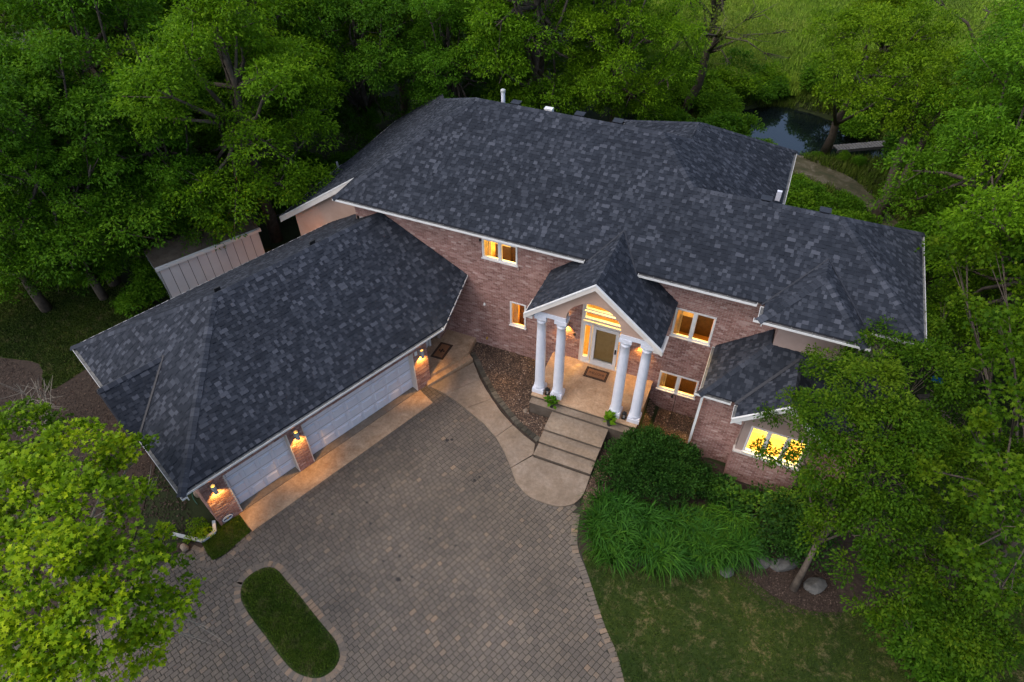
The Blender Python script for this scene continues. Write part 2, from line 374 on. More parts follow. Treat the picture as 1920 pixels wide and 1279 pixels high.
lawn_poly = smooth_line([(2.75, -7.3), (4.2, -7.25), (5.7, -6.85), (7.3, -6.1), (8.9, -6.55), (10.6, -6.2), (14, -4), (22, -4), (22, -24), (9.5, -24), (6.6, -13.6), (5.1, -10.75), (4.0, -9.3), (3.15, -8.1)], 4, True)
sheet('lawn', lawn_poly, -0.005, M['lawn'])
sheet('mulch_strip', [(2.1, -5.9), (2.1, -2.6), (5.2, -2.4), (5.2, -2.1), (9.9, -2.7), (15, -3), (16, -6), (9.5, -7.6), (6, -7.3), (2.6, -7.5)], -0.022, M['soil'])
back_lawn = smooth_line([(-26, -3), (-20, -3.2), (-17.9, -5.2), (-17.9, -6.2), (-18.8, -7.2), (-19.4, -9.2), (-21.0, -8.2), (-23.5, -8.6), (-28, -8)], 4, True)
sheet('side_lawn', back_lawn, -0.005, M['lawn'])
sheet('mulch_bed', [(-30, -7), (-17, -5), (-14, -8), (-11, -13), (-9, -11.9), (-8.2, -12.3), (-9.2, -13.2), (-12, -19), (-30, -20)], -0.014, M['soil'])
meadow = [(-12, 34), (-2, 30.5), (3, 29.8), (8, 31), (26, 36), (40, 70), (-30, 75)]
sheet('meadow', meadow, 0.0, M['meadow'])
sheet('dirt_path', smooth_line([(6.0, 21.9), (7.8, 21.6), (9.6, 20.2), (11.2, 18.6), (12.8, 15), (12.0, 14.6), (10.2, 17.6), (8.6, 18.9), (6.2, 19.2), (5.2, 20.5)], 4, True), -0.006,
      noise_mat('dry_dirt', [(0.3, (0.035, 0.045, 0.015)), (0.5, (0.08, 0.07, 0.035)), (0.62, (0.14, 0.12, 0.08)), (0.75, (0.24, 0.21, 0.17))], 1.6, 10, dist=.6))

# ------------------------------------------------------------------ driveway with pavers
TH = R(67.9); GD = np.array([math.cos(TH), math.sin(TH), 0]); GN = np.array([math.sin(TH), -math.cos(TH), 0]); GO = np.array([-7.68, -7.75, 0.0])
def gp(a, n, z=0.0): return GO + GD * a + GN * n + np.array([0, 0, z])
walk_out = [(-5.25, -3.02), (-4.62, -3.13), (-3.51, -3.47), (-2.5, -3.9), (-1.58, -4.47), (-0.88, -5.2), (-0.3, -5.82), (0.5, -6.19), (1.28, -6.17), (1.84, -5.85), (2.04, -5.3), (2.0, -4.62)]
edge_right = [(2.0, -5.6), (2.2, -6.1), (2.50, -7.21), (3.17, -8.1), (4.09, -9.35), (4.9, -10.35), (6.3, -13.0), (8.4, -18.0), (10, -22)]
drive = [tuple(gp(-3.0, 0.0)[:2])] + [tuple(gp(5.6, 0.3)[:2]), (-4.9, -2.6), (-3.3, -3.0), (-1.2, -4.2), (0, -5.5), (1.9, -5.4)] + edge_right + [(-14.5, -22), (-12.2, -17.5), (-10.2, -14.0), (-9.2, -12.35), (-8.75, -12.0), (-8.35, -12.32), (-8.05, -12.12), (-7.72, -11.05), (-8.4, -10.7)]
isl = smooth_line([(-6.78, -12.55), (-6.62, -12.02), (-6.2, -11.78), (-5.55, -11.98), (-4.95, -12.2), (-3.86, -12.64), (-3.1, -12.94), (-2.76, -13.25), (-2.72, -13.62), (-2.95, -13.95), (-3.4, -14.08), (-3.95, -14.03), (-5.1, -13.6), (-6.35, -13.08)], 4, True)
def grow(poly, d):
    P = [np.array(p, float) for p in poly]; c = sum(P) / len(P); out = []
    A = sum(P[i][0] * P[(i + 1) % len(P)][1] - P[(i + 1) % len(P)][0] * P[i][1] for i in range(len(P)))
    for i in range(len(P)):
        t = P[(i + 1) % len(P)] - P[i - 1]; t /= np.linalg.norm(t) + 1e-9; n = np.array([t[1], -t[0]]) * (1 if A > 0 else -1)
        out.append(tuple(P[i] + n * d))
    return out
isl_out = grow(isl, 0.22)
driveway = structure('driveway', MB().prism(drive, -0.05, -0.012), M['sand'])
driveway['label'] = 'paved forecourt of small grey brown blocks'

items = []
def paver(o, a, b, w, d, z=0.0, tint=0.5, bev=0.012, h=0.05):
    """block spanned by unit vectors a, b from corner o, with a chamfered top"""
    o = np.array(o, float); a = np.array(a, float); b = np.array(b, float); k = bev
    V = [o, o + a * w, o + a * w + b * d, o + b * d]
    T = [o + a * k + b * k, o + a * (w - k) + b * k, o + a * (w - k) + b * (d - k), o + a * k + b * (d - k)]
    v = [(p[0], p[1], z - h) for p in V] + [(p[0], p[1], z - 0.008) for p in V] + [(p[0], p[1], z) for p in T]
    f = [(8, 9, 10, 11)] + [(4 + i, 4 + (i + 1) % 4, 8 + (i + 1) % 4, 8 + i) for i in range(4)] + [(i, (i + 1) % 4, 4 + (i + 1) % 4, 4 + i) for i in range(4)]
    return (v, f, tint)
D2, N2 = GD[:2], GN[:2]
right_in = grow([*edge_right], 0)  # border course follows the right edge
row_h = 0.155; widths = [0.15, 0.18, 0.21, 0.24]
edge_arr = np.array(edge_right)
gap = 0.015
rowi = 0; t = -1.0
isl_big = grow(isl, 0.09)
while t < 17:
    s = -12.0 + RNG.uniform(0, .2)
    while s < 11:
        w = widths[RNG.integers(4)]
        c = GO[:2] + D2 * (s + w / 2) + N2 * (t + row_h / 2)
        if inpoly(c[0], c[1], drive) and not inpoly(c[0], c[1], isl_big):
            # keep the border strip free along the right edge
            dd = np.min(np.linalg.norm(edge_arr - c, axis=1)) if c[1] < -5 else 9
            near = False
            if c[0] > 1:
                for p, q in zip(edge_right[:-1], edge_right[1:]):
                    p = np.array(p); q = np.array(q); ln = np.linalg.norm(q - p); dr = (q - p) / ln; rel = c - p; al = rel @ dr
                    if -0.1 < al < ln + 0.1 and abs(rel[0] * dr[1] - rel[1] * dr[0]) < 0.17: near = True
            if not near:
                o = GO[:2] + D2 * s + N2 * t
                items.append(paver(o, D2, N2, w - gap, row_h - gap, z=RNG.uniform(-0.003, 0.003), tint=float(np.clip(RNG.beta(2.2, 2.6), 0, 1))))
        s += w
    t += row_h; rowi += 1
# border courses (soldier blocks) along the right edge and round the island and the grass patch
def border(line, off, depth, wid, tone=0.45, z=0.006):
    P = resample(line, wid)
    for p, d in P:
        n = np.array([-d[1], d[0]]); o = p + n * off
        items.append(paver(o, d, n, wid - gap, depth, z=z, tint=float(np.clip(RNG.normal(tone, .18), 0, 1))))
border(smooth_line(edge_right[1:], 6), -0.24, 0.22, 0.145, .7)
iso = isl + [isl[0]]
isA = sum(isl[i][0] * isl[(i + 1) % len(isl)][1] - isl[(i + 1) % len(isl)][0] * isl[i][1] for i in range(len(isl)))
border([tuple(p) for p in isl_out + [isl_out[0]]] if isA > 0 else [tuple(p) for p in isl_out + [isl_out[0]]][::-1], 0.0, 0.20, 0.15, 0.85)
border([(-7.62, -11.0), (-7.85, -12.0), (-8.1, -12.42), (-8.35, -12.5), (-8.75, -12.15), (-9.05, -12.15)], -0.02, 0.16, 0.16, 0.7)
pieces(items, 'paver', M['paver'], driveway, 300, 'pavers')
# oil spots on the driveway
def blob_mesh(cx, cy, r, z, n=14):
    v = [(cx + r * RNG.uniform(.6, 1.15) * math.cos(2 * math.pi * k / n), cy + r * RNG.uniform(.6, 1.15) * math.sin(2 * math.pi * k / n), z) for k in range(n)]
    return v, [tuple(range(n))]
mb = MB()
for cx, cy, r in [(-2.35, -10.55, .1), (-2.0, -10.3, .05), (-3.1, -10.2, .045), (-2.7, -9.85, .05), (-4.2, -9.2, .05), (-4.75, -8.55, .055), (-5.6, -9.4, .05), (-4.5, -7.8, .04), (-1.7, -6.3, .07), (-1.6, -6.1, .05), (-3.4, -5.1, .08), (-3.25, -5.0, .06), (-4.6, -9.9, .04), (-1.2, -8.8, .04), (-2.1, -8.9, .05)]:
    v, f = blob_mesh(cx, cy, r, 0.0045); mb.add(v, f)
tag(mb.build('oil_stains', noise_mat('oil', [(0.3, (0.02, 0.018, 0.016)), (0.7, (0.05, 0.045, 0.04))], 8)), kind='stuff')

# ------------------------------------------------------------------ grass
def grass(name, poly, count, h, mat, z=0.0, w=0.012, holes=()):
    P = np.array(poly); lo, hi = P.min(0), P.max(0)
    pts = RNG.uniform(lo, hi, (int(count * 1.0), 2)); pts = pts[inpoly_np(pts, poly)]
    q = np.c_[pts, np.zeros(len(pts))] - CAM; zz = q @ CF; x = q @ CR / zz * 1240 + 960; y = 639.5 - q @ CU / zz * 1240
    pts = pts[(x > -150) & (x < 2070) & (y > -100) & (y < 1420)]
    n = len(pts); ang = RNG.uniform(0, 2 * np.pi, n); hh = h * RNG.uniform(.5, 1.2, n); ln = RNG.uniform(0, .7, n) * hh
    dx, dy = np.cos(ang), np.sin(ang); b = np.c_[pts, np.full(n, z)]
    side = np.c_[-dy, dx, np.zeros(n)] * w
    V = np.empty((n, 3, 3)); V[:, 0] = b - side; V[:, 1] = b + side; V[:, 2] = b + np.c_[dx * ln, dy * ln, hh]
    o = np_mesh(name, V.reshape(-1, 3), np.arange(3 * n).reshape(n, 3), RNG.beta(2, 2, n), mat)
    return tag(o, kind='stuff')
def np_mesh(name, V, F, tint, mat, parent=None):
    me = bpy.data.meshes.new(name); k = F.shape[1]
    me.vertices.add(len(V)); me.vertices.foreach_set('co', V.astype(np.float32).ravel())
    me.loops.add(F.size); me.loops.foreach_set('vertex_index', F.astype(np.int32).ravel())
    me.polygons.add(len(F)); me.polygons.foreach_set('loop_start', (np.arange(len(F)) * k).astype(np.int32))
    a = me.attributes.new('tint', 'FLOAT', 'FACE'); a.data.foreach_set('value', np.asarray(tint, np.float32))
    me.materials.append(mat); me.update(calc_edges=True)
    o = bpy.data.objects.new(name, me); C.objects.link(o)
    if parent is not None: o.parent = parent
    return o
grass('lawn_grass', lawn_poly, 420000, 0.055, M['blade'])
grass('side_lawn_grass', back_lawn, 90000, 0.06, M['blade'], w=0.02)
grass('meadow_grass', [(-12, 34), (-2, 30.4), (3, 29.7), (8, 30.9), (26, 36), (30, 56), (-16, 56)], 190000, 0.45, M['meadow'], w=0.05)
def bank_blades():
    P = RNG.uniform((-3, 12), (22, 33), (130000, 2)); P = P[[(pond_depth(*q) > -.35 and brook(*q) > -.35) and not inpoly(q[0], q[1], [(6, 22), (9.6, 20.3), (12.9, 15), (12, 14.4), (8.6, 18.8), (5.8, 19.6)]) for q in P]]
    n = len(P); z = np.array([gz(*q) for q in P]); a = RNG.uniform(0, 6.28, n); h = RNG.uniform(.12, .5, n); l = h * RNG.uniform(.1, .7, n); b = np.c_[P, z]; sd_ = np.c_[-np.sin(a), np.cos(a), np.zeros(n)] * .03
    V = np.empty((n, 3, 3)); V[:, 0] = b - sd_; V[:, 1] = b + sd_; V[:, 2] = b + np.c_[np.cos(a) * l, np.sin(a) * l, h]
    tag(np_mesh('bank_grass', V.reshape(-1, 3), np.arange(3 * n).reshape(n, 3), RNG.beta(2, 2, n), M['island']), kind='stuff')
bank_blades()
isl_in = grow(isl, -0.02)
sheet('island_bed', grow(isl, .02), 0.0, M['lawn'])
tag(grass('island_grass', grow(isl, -.12), 16000, 0.085, M['island'], w=0.012), kind='stuff')
tag(grass('island_grass', isl_in, 30000, 0.05, M['island'], w=0.011), kind='stuff')
patch = [(-8.46, -10.66), (-7.74, -11.02), (-7.98, -11.98), (-8.2, -12.32), (-8.55, -12.2), (-9.0, -11.95), (-9.35, -11.4)]
sheet('grass_patch_bed', patch, -0.002, M['lawn'])
grass('grass_patch', patch, 22000, 0.05, M['island'], w=0.011)

# ------------------------------------------------------------------ walkway, steps, aprons
walkway = thing('walkway', (-2, -3.5, 0), 'curved concrete walk from the garage entry round to the porch steps', 'walkway')
win = [(-4.21, -1.11), (-3.552, -1.859), (-2.685, -2.624), (-1.413, -3.511), (-0.166, -4.493)]
outer_parts = [[(-5.25, -3.02), (-4.499, -3.123)], [(-4.499, -3.123), (-3.9, -3.3), (-3.439, -3.48)], [(-3.439, -3.48), (-2.5, -3.86), (-1.783, -4.28)], [(-1.783, -4.28), (-1.2, -4.8), (-0.713, -5.32)]]
inner_parts = [[(-4.21, -1.11), (-3.552, -1.859)], [(-3.552, -1.859), (-3.1, -2.27), (-2.685, -2.624)], [(-2.685, -2.624), (-2.1, -3.08), (-1.413, -3.511)], [(-1.413, -3.511), (-0.85, -3.78), (-0.3, -4.0), (-0.18, -4.46)]]
for o_, i_ in zip(outer_parts, inner_parts):
    poly = o_ + i_[::-1]; c = np.mean(np.array(poly), 0)
    poly = [tuple(c + (np.array(p) - c) * (1 - 0.010 / max(.3, np.linalg.norm(np.array(p) - c)))) for p in poly]
    MB().prism(poly, -0.04, 0.05).build('slab', M['concrete'], walkway)
end = [(-0.703, -5.335)] + smooth_line([(-0.3, -5.82), (0.1, -6.06), (0.5, -6.19), (1.28, -6.17), (1.7, -5.98), (1.93, -5.7), (2.04, -5.3), (2.02, -4.58)], 4) + [(-0.15, -4.58), (-0.16, -4.51)]
MB().prism(end, -0.04, 0.05).build('slab', M['concrete'], walkway)

steps = thing('porch_steps', (0.95, -4.0, 0), 'three broad concrete steps and landing climbing to the columned porch', 'steps')
def step(u0, u1, v0, v1, z0, z1, par, mat=None):
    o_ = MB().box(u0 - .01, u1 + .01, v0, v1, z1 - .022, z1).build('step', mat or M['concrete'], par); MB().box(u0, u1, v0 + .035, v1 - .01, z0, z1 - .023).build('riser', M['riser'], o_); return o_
step(-0.14, 2.02, -4.57, -4.03, -0.05, 0.20, steps); step(-0.14, 2.03, -4.06, -3.52, -0.05, 0.36, steps)
step(-0.13, 2.06, -3.57, -2.66, -0.05, 0.52, steps)
porch = thing('porch_platform', (0.95, -1.3, 0), 'tan concrete porch platform in front of the white entry door', 'porch')
step(-1.06, 2.98, -2.72, -2.42, -0.5, 0.68, porch)
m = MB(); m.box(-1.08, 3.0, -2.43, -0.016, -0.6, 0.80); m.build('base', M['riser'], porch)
m = MB(); m.box(-1.10, 3.02, -2.47, -0.014, 0.80, 0.85); m.build('platform_top', M['porch'], porch)

side = thing('side_entry_step', (-5.2, -1.5, 0), 'angled tan concrete stoop at the garage side door', 'steps')
m = MB(); m.prism([(-5.43, -2.80), (-4.62, -1.24), (-4.52, -0.93), (-4.60, -0.016), (-6.3, -0.016), (-6.3, -2.0), (-5.9, -2.2)], -0.05, 0.34); m.build('platform', M['porch'], side)
m = MB(); m.prism([(-5.30, -3.10), (-4.27, -1.04), (-4.60, -0.80), (-5.50, -2.72)], -0.05, 0.18); m.build('step', M['porch'], side)

apron = thing('garage_apron', (-6.5, -7, 0), 'long orange tan concrete apron below the garage doors', 'apron')
a = MB(); a.prism([tuple(gp(s_, n_)[:2]) for s_, n_ in ((-3.0, 0.31), (-3.0, 1.21), (4.86, 1.18), (4.92, 0.31))], -0.04, 0.018); a.build('slab', M['porch'], apron)
for s0, s1 in ((-2.85, -0.56), (0.02, 4.83)):
    a = MB(); a.prism([tuple(gp(s_, n_)[:2]) for s_, n_ in ((s0, -0.12), (s0, 0.295), (s1, 0.295), (s1, -0.12))], -0.04, 0.024); a.build('threshold', M['concrete'], apron)

# ------------------------------------------------------------------ the house
house = thing('house', (0, 0, 0), 'two storey pink brick house with dark shingle roofs, white gutters and attached garage', 'house')
roof = MB().box(-6, 1.2, 3.9, 4.2, 8.3, 8.6).build('roof', M['deck'], house)

shingles = []
def roof_face(poly, name='roof_deck', thick=0.06, exposure=0.132, inset=0.11):
    """planar roof polygon: deck below, individual lapped shingles above"""
    P = [np.array(p, float) for p in poly]
    n = np.zeros(3)
    for i in range(len(P)): n += np.cross(P[i], P[(i + 1) % len(P)])
    n /= np.linalg.norm(n)
    if n[2] < 0: n = -n; P = P[::-1]
    d = P[0] @ n
    up = np.array([0, 0, 1.0]) - n * n[2]; up /= np.linalg.norm(up); s = np.cross(up, n)
    o = P[0]; Q = [((p - o) @ s, (p - o) @ up) for p in P]
    if inset:
        ym = min(q[1] for q in Q) + inset; NQ = []
        for i in range(len(Q)):
            a_, b_ = Q[i], Q[(i + 1) % len(Q)]
            if a_[1] >= ym: NQ.append(a_)
            if (a_[1] > ym) != (b_[1] > ym):
                t_ = (ym - a_[1]) / (b_[1] - a_[1]); NQ.append((a_[0] + (b_[0] - a_[0]) * t_, ym))
        Q = NQ; P = [o + s * q[0] + up * q[1] for q in Q]
    V = [p - n * 0.012 for p in P] + [p - n * 0.012 - np.array([0, 0, thick]) for p in P]; k = len(P)
    MB().add(V, [tuple(range(k)), tuple(range(k, 2 * k))[::-1]] + [(i, k + i, k + (i + 1) % k, (i + 1) % k) for i in range(k)]).build(name, M['deck'], roof)
    y = min(q[1] for q in Q); y1 = max(q[1] for q in Q); row = 0
    base = RNG.uniform(-.06, .06)
    while y < y1 - 0.02:
        e = min(exposure, y1 - y)
        lo, hi = scan(Q, y + 0.004), scan(Q, y + e - 0.004)
        if len(lo) != len(hi): lo = hi = scan(Q, y + e / 2)
        rowt = RNG.normal(0, 0.05)
        for (a0, a1), (b0, b1) in zip(lo, hi):
            x = min(a0, b0); xe = max(a1, b1); X = [x]; cur = x - RNG.uniform(0, .2)
            while cur < xe:
                cur += RNG.choice([0.09, 0.12, 0.15, 0.19, 0.27], p=[.2, .25, .25, .18, .12])
                if cur > x + .03 and cur < xe - .03: X.append(cur)
            X.append(xe)
            thickrun = RNG.random() < .5
            for j in range(len(X) - 1):
                lx0, lx1 = (a0 if j == 0 else X[j]), (a1 if j == len(X) - 2 else X[j + 1])
                ux0, ux1 = (b0 if j == 0 else X[j]), (b1 if j == len(X) - 2 else X[j + 1])
                if lx1 < lx0 + .01: lx0 = lx1 = (lx0 + lx1) / 2 if j == 0 else lx0
                lx0, lx1 = max(lx0, a0), min(max(lx1, a0), a1); ux0, ux1 = max(ux0, b0), min(max(ux1, b0), b1)
                thickrun = not thickrun
                h = 0.022 if thickrun else 0.011
                r = RNG.random()
                tint = (0.55 + .45 * r ** 2) if (thickrun and r > .35) else (0.15 + .40 * r)
                tint = float(np.clip(tint + rowt + base, 0, 1))
                def pt(xx, yy, hh): return o + s * xx + up * yy + n * hh
                yt = y + e + (0.012 if y + e < y1 - .02 else 0)
                v = [pt(lx0, y, 0.0), pt(lx1, y, 0.0), pt(lx0, y, h + .003), pt(lx1, y, h + .003), pt(ux1, yt, h - .006), pt(ux0, yt, h - .006)]
                shingles.append((v, [(2, 3, 4, 5), (0, 1, 3, 2), (0, 2, 5), (1, 4, 3)], tint))
        y += e
caps = []
def cap_line(p0, p1, nl, nr, wid=0.15, ex=0.145):
    """ridge or hip caps from low end p0 to high end p1; nl, nr are the two slope normals"""
    p0, p1 = np.array(p0, float), np.array(p1, float); L = np.linalg.norm(p1 - p0); d = (p1 - p0) / L
    nl = np.array(nl, float) / np.linalg.norm(nl); nr = np.array(nr, float) / np.linalg.norm(nr)
    def sidev(nn):
        s_ = np.cross(nn, d); s_ /= np.linalg.norm(s_)
        if s_[2] > 0 or (abs(s_[2]) < 1e-6): s_ = s_ if s_[2] < 0 else -s_
        return s_
    sl_, sr_ = sidev(nl), sidev(nr); upv = (nl + nr); upv /= np.linalg.norm(upv)
    k = int(L / ex)
    for i in range(k + 1):
        a_ = p0 + d * (i * ex); b_ = p0 + d * min(L, (i + 1) * ex + 0.03)
        h0, h1 = 0.036, 0.020
        W = wid * RNG.uniform(.93, 1.05)
        A = a_ + upv * h0; B = b_ + upv * h1
        v = [A, A + sl_ * W, A + sr_ * W, B, B + sl_ * W, B + sr_ * W, a_ + upv * .004, a_ + upv * .004 + sl_ * W, a_ + upv * .004 + sr_ * W]
        f = [(0, 3, 4, 1), (0, 2, 5, 3), (6, 0, 1, 7), (6, 8, 2, 0), (1, 4, 7), (2, 8, 5)]
        caps.append((v, f, float(np.clip(RNG.normal(.68, .2), 0, 1))))

m30 = 0.577; ZE = 6.2
A = (-6.1, 4.05, 8.883); B = (1.15, 4.05, 8.883); Cc = (2.74, 2.46, 7.966); Dd = (7.49, 2.46, 7.966)
SW = (-10.1, -.6, 6.2); SE = (10.55, -.6, 6.2); E_ = (10.55, 5.52, 6.2); VE = (5.8, 5.52, 6.2)
Pp = (2.1, 5.0, 8.334); Qq = (2.1, 6.44, 8.334); NE = (5.8, 9.84, 6.2); NWw = (-1.59, 9.84, 6.2); NV = (-1.59, 8.69, 6.2); NWc = (-10.1, 8.69, 6.2)
mW = (8.883 - 6.2) / 4.0
def wz(u): return 6.2 + mW * (u + 10.1)
nS = (0, -m30, 1); nN = (0, m30, 1); nE = (m30, 0, 1); nW = (-mW, 0, 1); nWw = (-m30, 0, 1)
roof_face([SW, SE, Dd, Cc, B, A])
roof_face([B, Cc, VE, NE, Qq, Pp])
roof_face([Pp, Qq, NWw, NV])
roof_face([Qq, NE, NWw])
roof_face([A, B, Pp, NV, NWc])
roof_face([Cc, Dd, E_, VE])
roof_face([Dd, SE, E_])
west = [A, SW, (-10.1, 1.25, 6.2), (-15.1, 1.45, wz(-15.1)), (-15.1, 6.45, wz(-15.1)), (-14.55, 6.45, wz(-14.55)), (-14.55, 11.1, wz(-14.55)), (-11.4, 10.9, wz(-11.4)), NWc]
roof_face(west)
cap_line(SW, A, nS, nW); cap_line(A, B, nS, nN); cap_line(Cc, B, nS, nE); cap_line(Cc, Dd, nS, nN)
cap_line(SE, Dd, nS, nE); cap_line(E_, Dd, nN, nE); cap_line(Pp, B, nN, nE); cap_line(Pp, Qq, nWw, nE); cap_line(NE, Qq, nE, (0, .63, 1)); cap_line(NWw, Qq, nWw, (0, .63, 1)); cap_line(NWc, A, nN, nW)

# porch gable
mp = 0.83; RU = 0.97; RZ = 6.90; HW = 2.40; EZ = RZ - mp * HW; PF = -2.42
apx = (RU, PF, RZ); bk = (RU, 0.613, RZ)
du = (RZ - 6.2) / mp; du2 = (RZ - 6.546) / mp
roof_face([apx, (RU - HW, PF, EZ), (RU - HW, -0.02, EZ), (RU - du - .13, -0.02, RZ - mp * (du + .13)), (RU - du, -.6, 6.2), bk])
roof_face([apx, bk, (RU + du, -.6, 6.2), (RU + du + .13, -0.02, RZ - mp * (du + .13)), (RU + HW, -0.02, EZ), (RU + HW, PF, EZ)])
cap_line(apx, bk, (-mp, 0, 1), (mp, 0, 1))
# dormer hip over the bay
dz = 6.2; H0 = (7.39, .19, 7.21); H1 = (7.39, 1.15, 7.21); FL = (5.85, -1.35, 6.2); FR = (8.93, -1.35, 6.2)
roof_face([FL, H0, H1, (5.85, -.6, 6.2)]); roof_face([FR, (8.93, -.6, 6.2), H1, H0]); roof_face([FL, FR, H0])
cap_line(FL, H0, (-.655, 0, 1), (0, -.655, 1)); cap_line(FR, H0, (.655, 0, 1), (0, -.655, 1)); cap_line(H0, H1, (-.655, 0, 1), (.655, 0, 1))
# bay roof
bz = 3.45; bs_ = 0.85
bc = (4.79, -2.42, bz); bt = (6.51, -.70, bz + bs_ * 1.72)
roof_face([bc, bt, (6.51, -.02, bt[2]), (4.79, -.02, bz)])
roof_face([bc, (10.3, -2.42, bz), (10.3, -.70, bt[2]), bt])
cap_line(bc, bt, (-bs_, 0, 1), (0, -bs_, 1))
gr = 7.46; gzr = bz + bs_ * 1.49; gv = -2.42 + 1.49
roof_face([(gr, -3.0, gzr), (5.97, -3.0, bz), (5.97, -2.42, bz), (gr, gv, gzr)]); roof_face([(gr, -3.0, gzr), (gr, gv, gzr), (8.95, -2.42, bz), (8.95, -3.0, bz)])
cap_line((gr, -3.0, gzr), (gr, gv, gzr), (-bs_, 0, 1), (bs_, 0, 1))
# garage roof
gz_ = 3.05; gf = 0.86; gb = -8.0; gm = -3.57; mg = 0.593; gr_z = gz_ + mg * (gf - gm); ga = -4.2; gapx = 0.0; mgl = (gr_z - gz_) / (gapx - ga)
GL = gp(ga, gf, gz_); GLb = gp(ga, gb, gz_); GA = gp(gapx, gm, gr_z)
# front slope ends on the main wall (v = 0) and on the jogged eave
def hit_v0(a0, n0, z0, a1, n1, z1, v=-0.02):
    p, q = gp(a0, n0, z0), gp(a1, n1, z1); t_ = (v - p[1]) / (q[1] - p[1]); return p + (q - p) * t_
ridge_hit = hit_v0(0, gm, gr_z, 10, gm, gr_z)
nf = np.array([*(GN[:2] * mg), 1.0])
def zfront(x, y): return gz_ + mg * (gf - ((np.array([x, y, 0]) - GO) @ GN))
jog = gp(6.0, gf, gz_)
jog = np.array([-4.80, jog[1], gz_]); jog = gp(((jog - GO) @ GD), gf, gz_)
e2x = -4.80
roof_face([GL, gp(5.98, gf, gz_), (e2x, -0.02, zfront(e2x, -0.02)), tuple(ridge_hit), GA])
bh = (ridge_hit + (gp(8, gb, gz_) - gp(8, gm, gr_z)))
roof_face([GA, tuple(ridge_hit), tuple(gp(8.6, gb, gz_)), GLb])
vap = gp(-2.2, -3.65, gz_ + mgl * 2.0); v1_ = gp(ga, -5.2, gz_); v2_ = gp(ga, -2.1, gz_)
roof_face([GL, GA, GLb, v1_, vap, v2_])
out_a = -4.34
mr = (vap[2] - gz_) / 1.55
rf = gp(out_a, -3.65, vap[2])
roof_face([vap, v1_, gp(out_a, -5.2, gz_), rf]); roof_face([vap, rf, gp(out_a, -2.1, gz_), v2_])
nb = np.array([*(-GN[:2] * mg), 1.0]); nl_ = np.array([*(-GD[:2] * mgl), 1.0])
cap_line(GL, GA, nf, nl_); cap_line(GLb, GA, nb, nl_); cap_line(GA, ridge_hit, nf, nb); cap_line(rf, vap, nb, nf)
pieces(shingles, 'shingle', M['shingle'], roof, 300, 'shingles')
pieces(caps, 'ridge_cap', M['shingle'], roof, 300, 'ridge_caps')

# valley flashings
def flashing(p, q, w=.07, h=.05, name='valley_flashing'):
    MB().beam(np.array(p) + (0, 0, .03), np.array(q) + (0, 0, .03), w, h).build(name, M['flash'], roof)
flashing(vap, v1_, .05, .03); flashing(vap, v2_, .07, .045)
flashing((gr, gv, gzr), (5.97, -2.42, bz), .10, .08); flashing((gr, gv, gzr), (8.95, -2.42, bz), .06, .05)
flashing(bk, (RU + du, -.6, 6.2), .05, .03); flashing(bk, (RU - du, -.6, 6.2), .05, .03)
flashing(H1, (5.85, -.6, 6.2), .05, .03); flashing(H1, (8.93, -.6, 6.2), .06, .05)
flashing(Pp, NV, .05, .02)

# gutters: trough with outer lip
def gutter(p, q, outd, w=.125, h=.07):
    p, q, od = np.array(p, float), np.array(q, float), np.array(outd, float)
    d = (q - p); L = np.linalg.norm(d); d /= L; z = np.array([0, 0, 1.0]); p = p - od * (w - .01) + z * 0.0
    g_ = MB()
    g_.obox(p + od * w - z * h, d * L, od * .012, z * (h + .005))
    g_.obox(p - z * h, d * L, od * w, z * .012)
    g_.obox(p - z * h, d * .012, od * w, z * h); g_.obox(p + d * (L - .012) - z * h, d * .012, od * w, z * h)
    go_ = g_.build('gutter', M['white'], house)
    t_ = MB(); t_.obox(p + d * .013 - z * (h - .035), d * (L - .026), od * (w - .001), z * .006)
    k = .5
    while k < L - .2:
        t_.obox(p + d * k + z * .0, d * .025, od * w, z * .008); k += .6
    t_.build('trough', M['gutter_in'], go_)
    f_ = MB(); f_.obox(p - od * .035 - z * .19, d * L, od * .03, z * .13); f_.build('fascia', M['white'], house)
gutter((-10.1, -.6, 6.2), (RU - du - .12, -.6, 6.2), (0, -1, 0)); gutter((RU + du + .06, -.6, 6.2), (5.72, -.6, 6.2), (0, -1, 0))
gutter((5.85, -.62, 6.2), (5.85, -1.35, 6.2), (-1, 0, 0)); gutter((5.72, -1.35, 6.2), (9.06, -1.35, 6.2), (0, -1, 0)); gutter((8.93, -1.35, 6.2), (8.93, -.74, 6.2), (1, 0, 0))
gutter((9.08, -.6, 6.2), (10.68, -.6, 6.2), (0, -1, 0)); gutter((10.55, -.6, 6.2), (10.55, 5.52, 6.2), (1, 0, 0))
gutter((5.8, 5.6, 6.2), (5.8, 9.84, 6.2), (1, 0, 0)); gutter(NWw, NE, (0, 1, 0))
gutter((4.79, -.02, bz), (4.79, -2.42, bz), (-1, 0, 0)); gutter((4.66, -2.42, bz), (5.84, -2.42, bz), (0, -1, 0)); gutter((5.97, -2.42, bz), (5.97, -3.0, bz), (-1, 0, 0))
gutter(GL, gp(6.0, gf, gz_), GN); gutter(gp(5.98, gf + .02, gz_), (e2x, -.03, zfront(e2x, -.02)), (1, 0, 0), w=.11)
gutter(gp(ga, gf + .12, gz_), gp(ga, -2.1, gz_), -GD); gutter(gp(ga, -5.2, gz_), gp(ga, gb, gz_), -GD)
gutter(gp(out_a, -5.2, gz_), gp(ga - .13, -5.2, gz_), -GN, w=.1); gutter(gp(out_a, -2.1, gz_), gp(ga - .13, -2.1, gz_), GN, w=.1)
gutter(GLb, gp(8.6, gb, gz_), -GN)
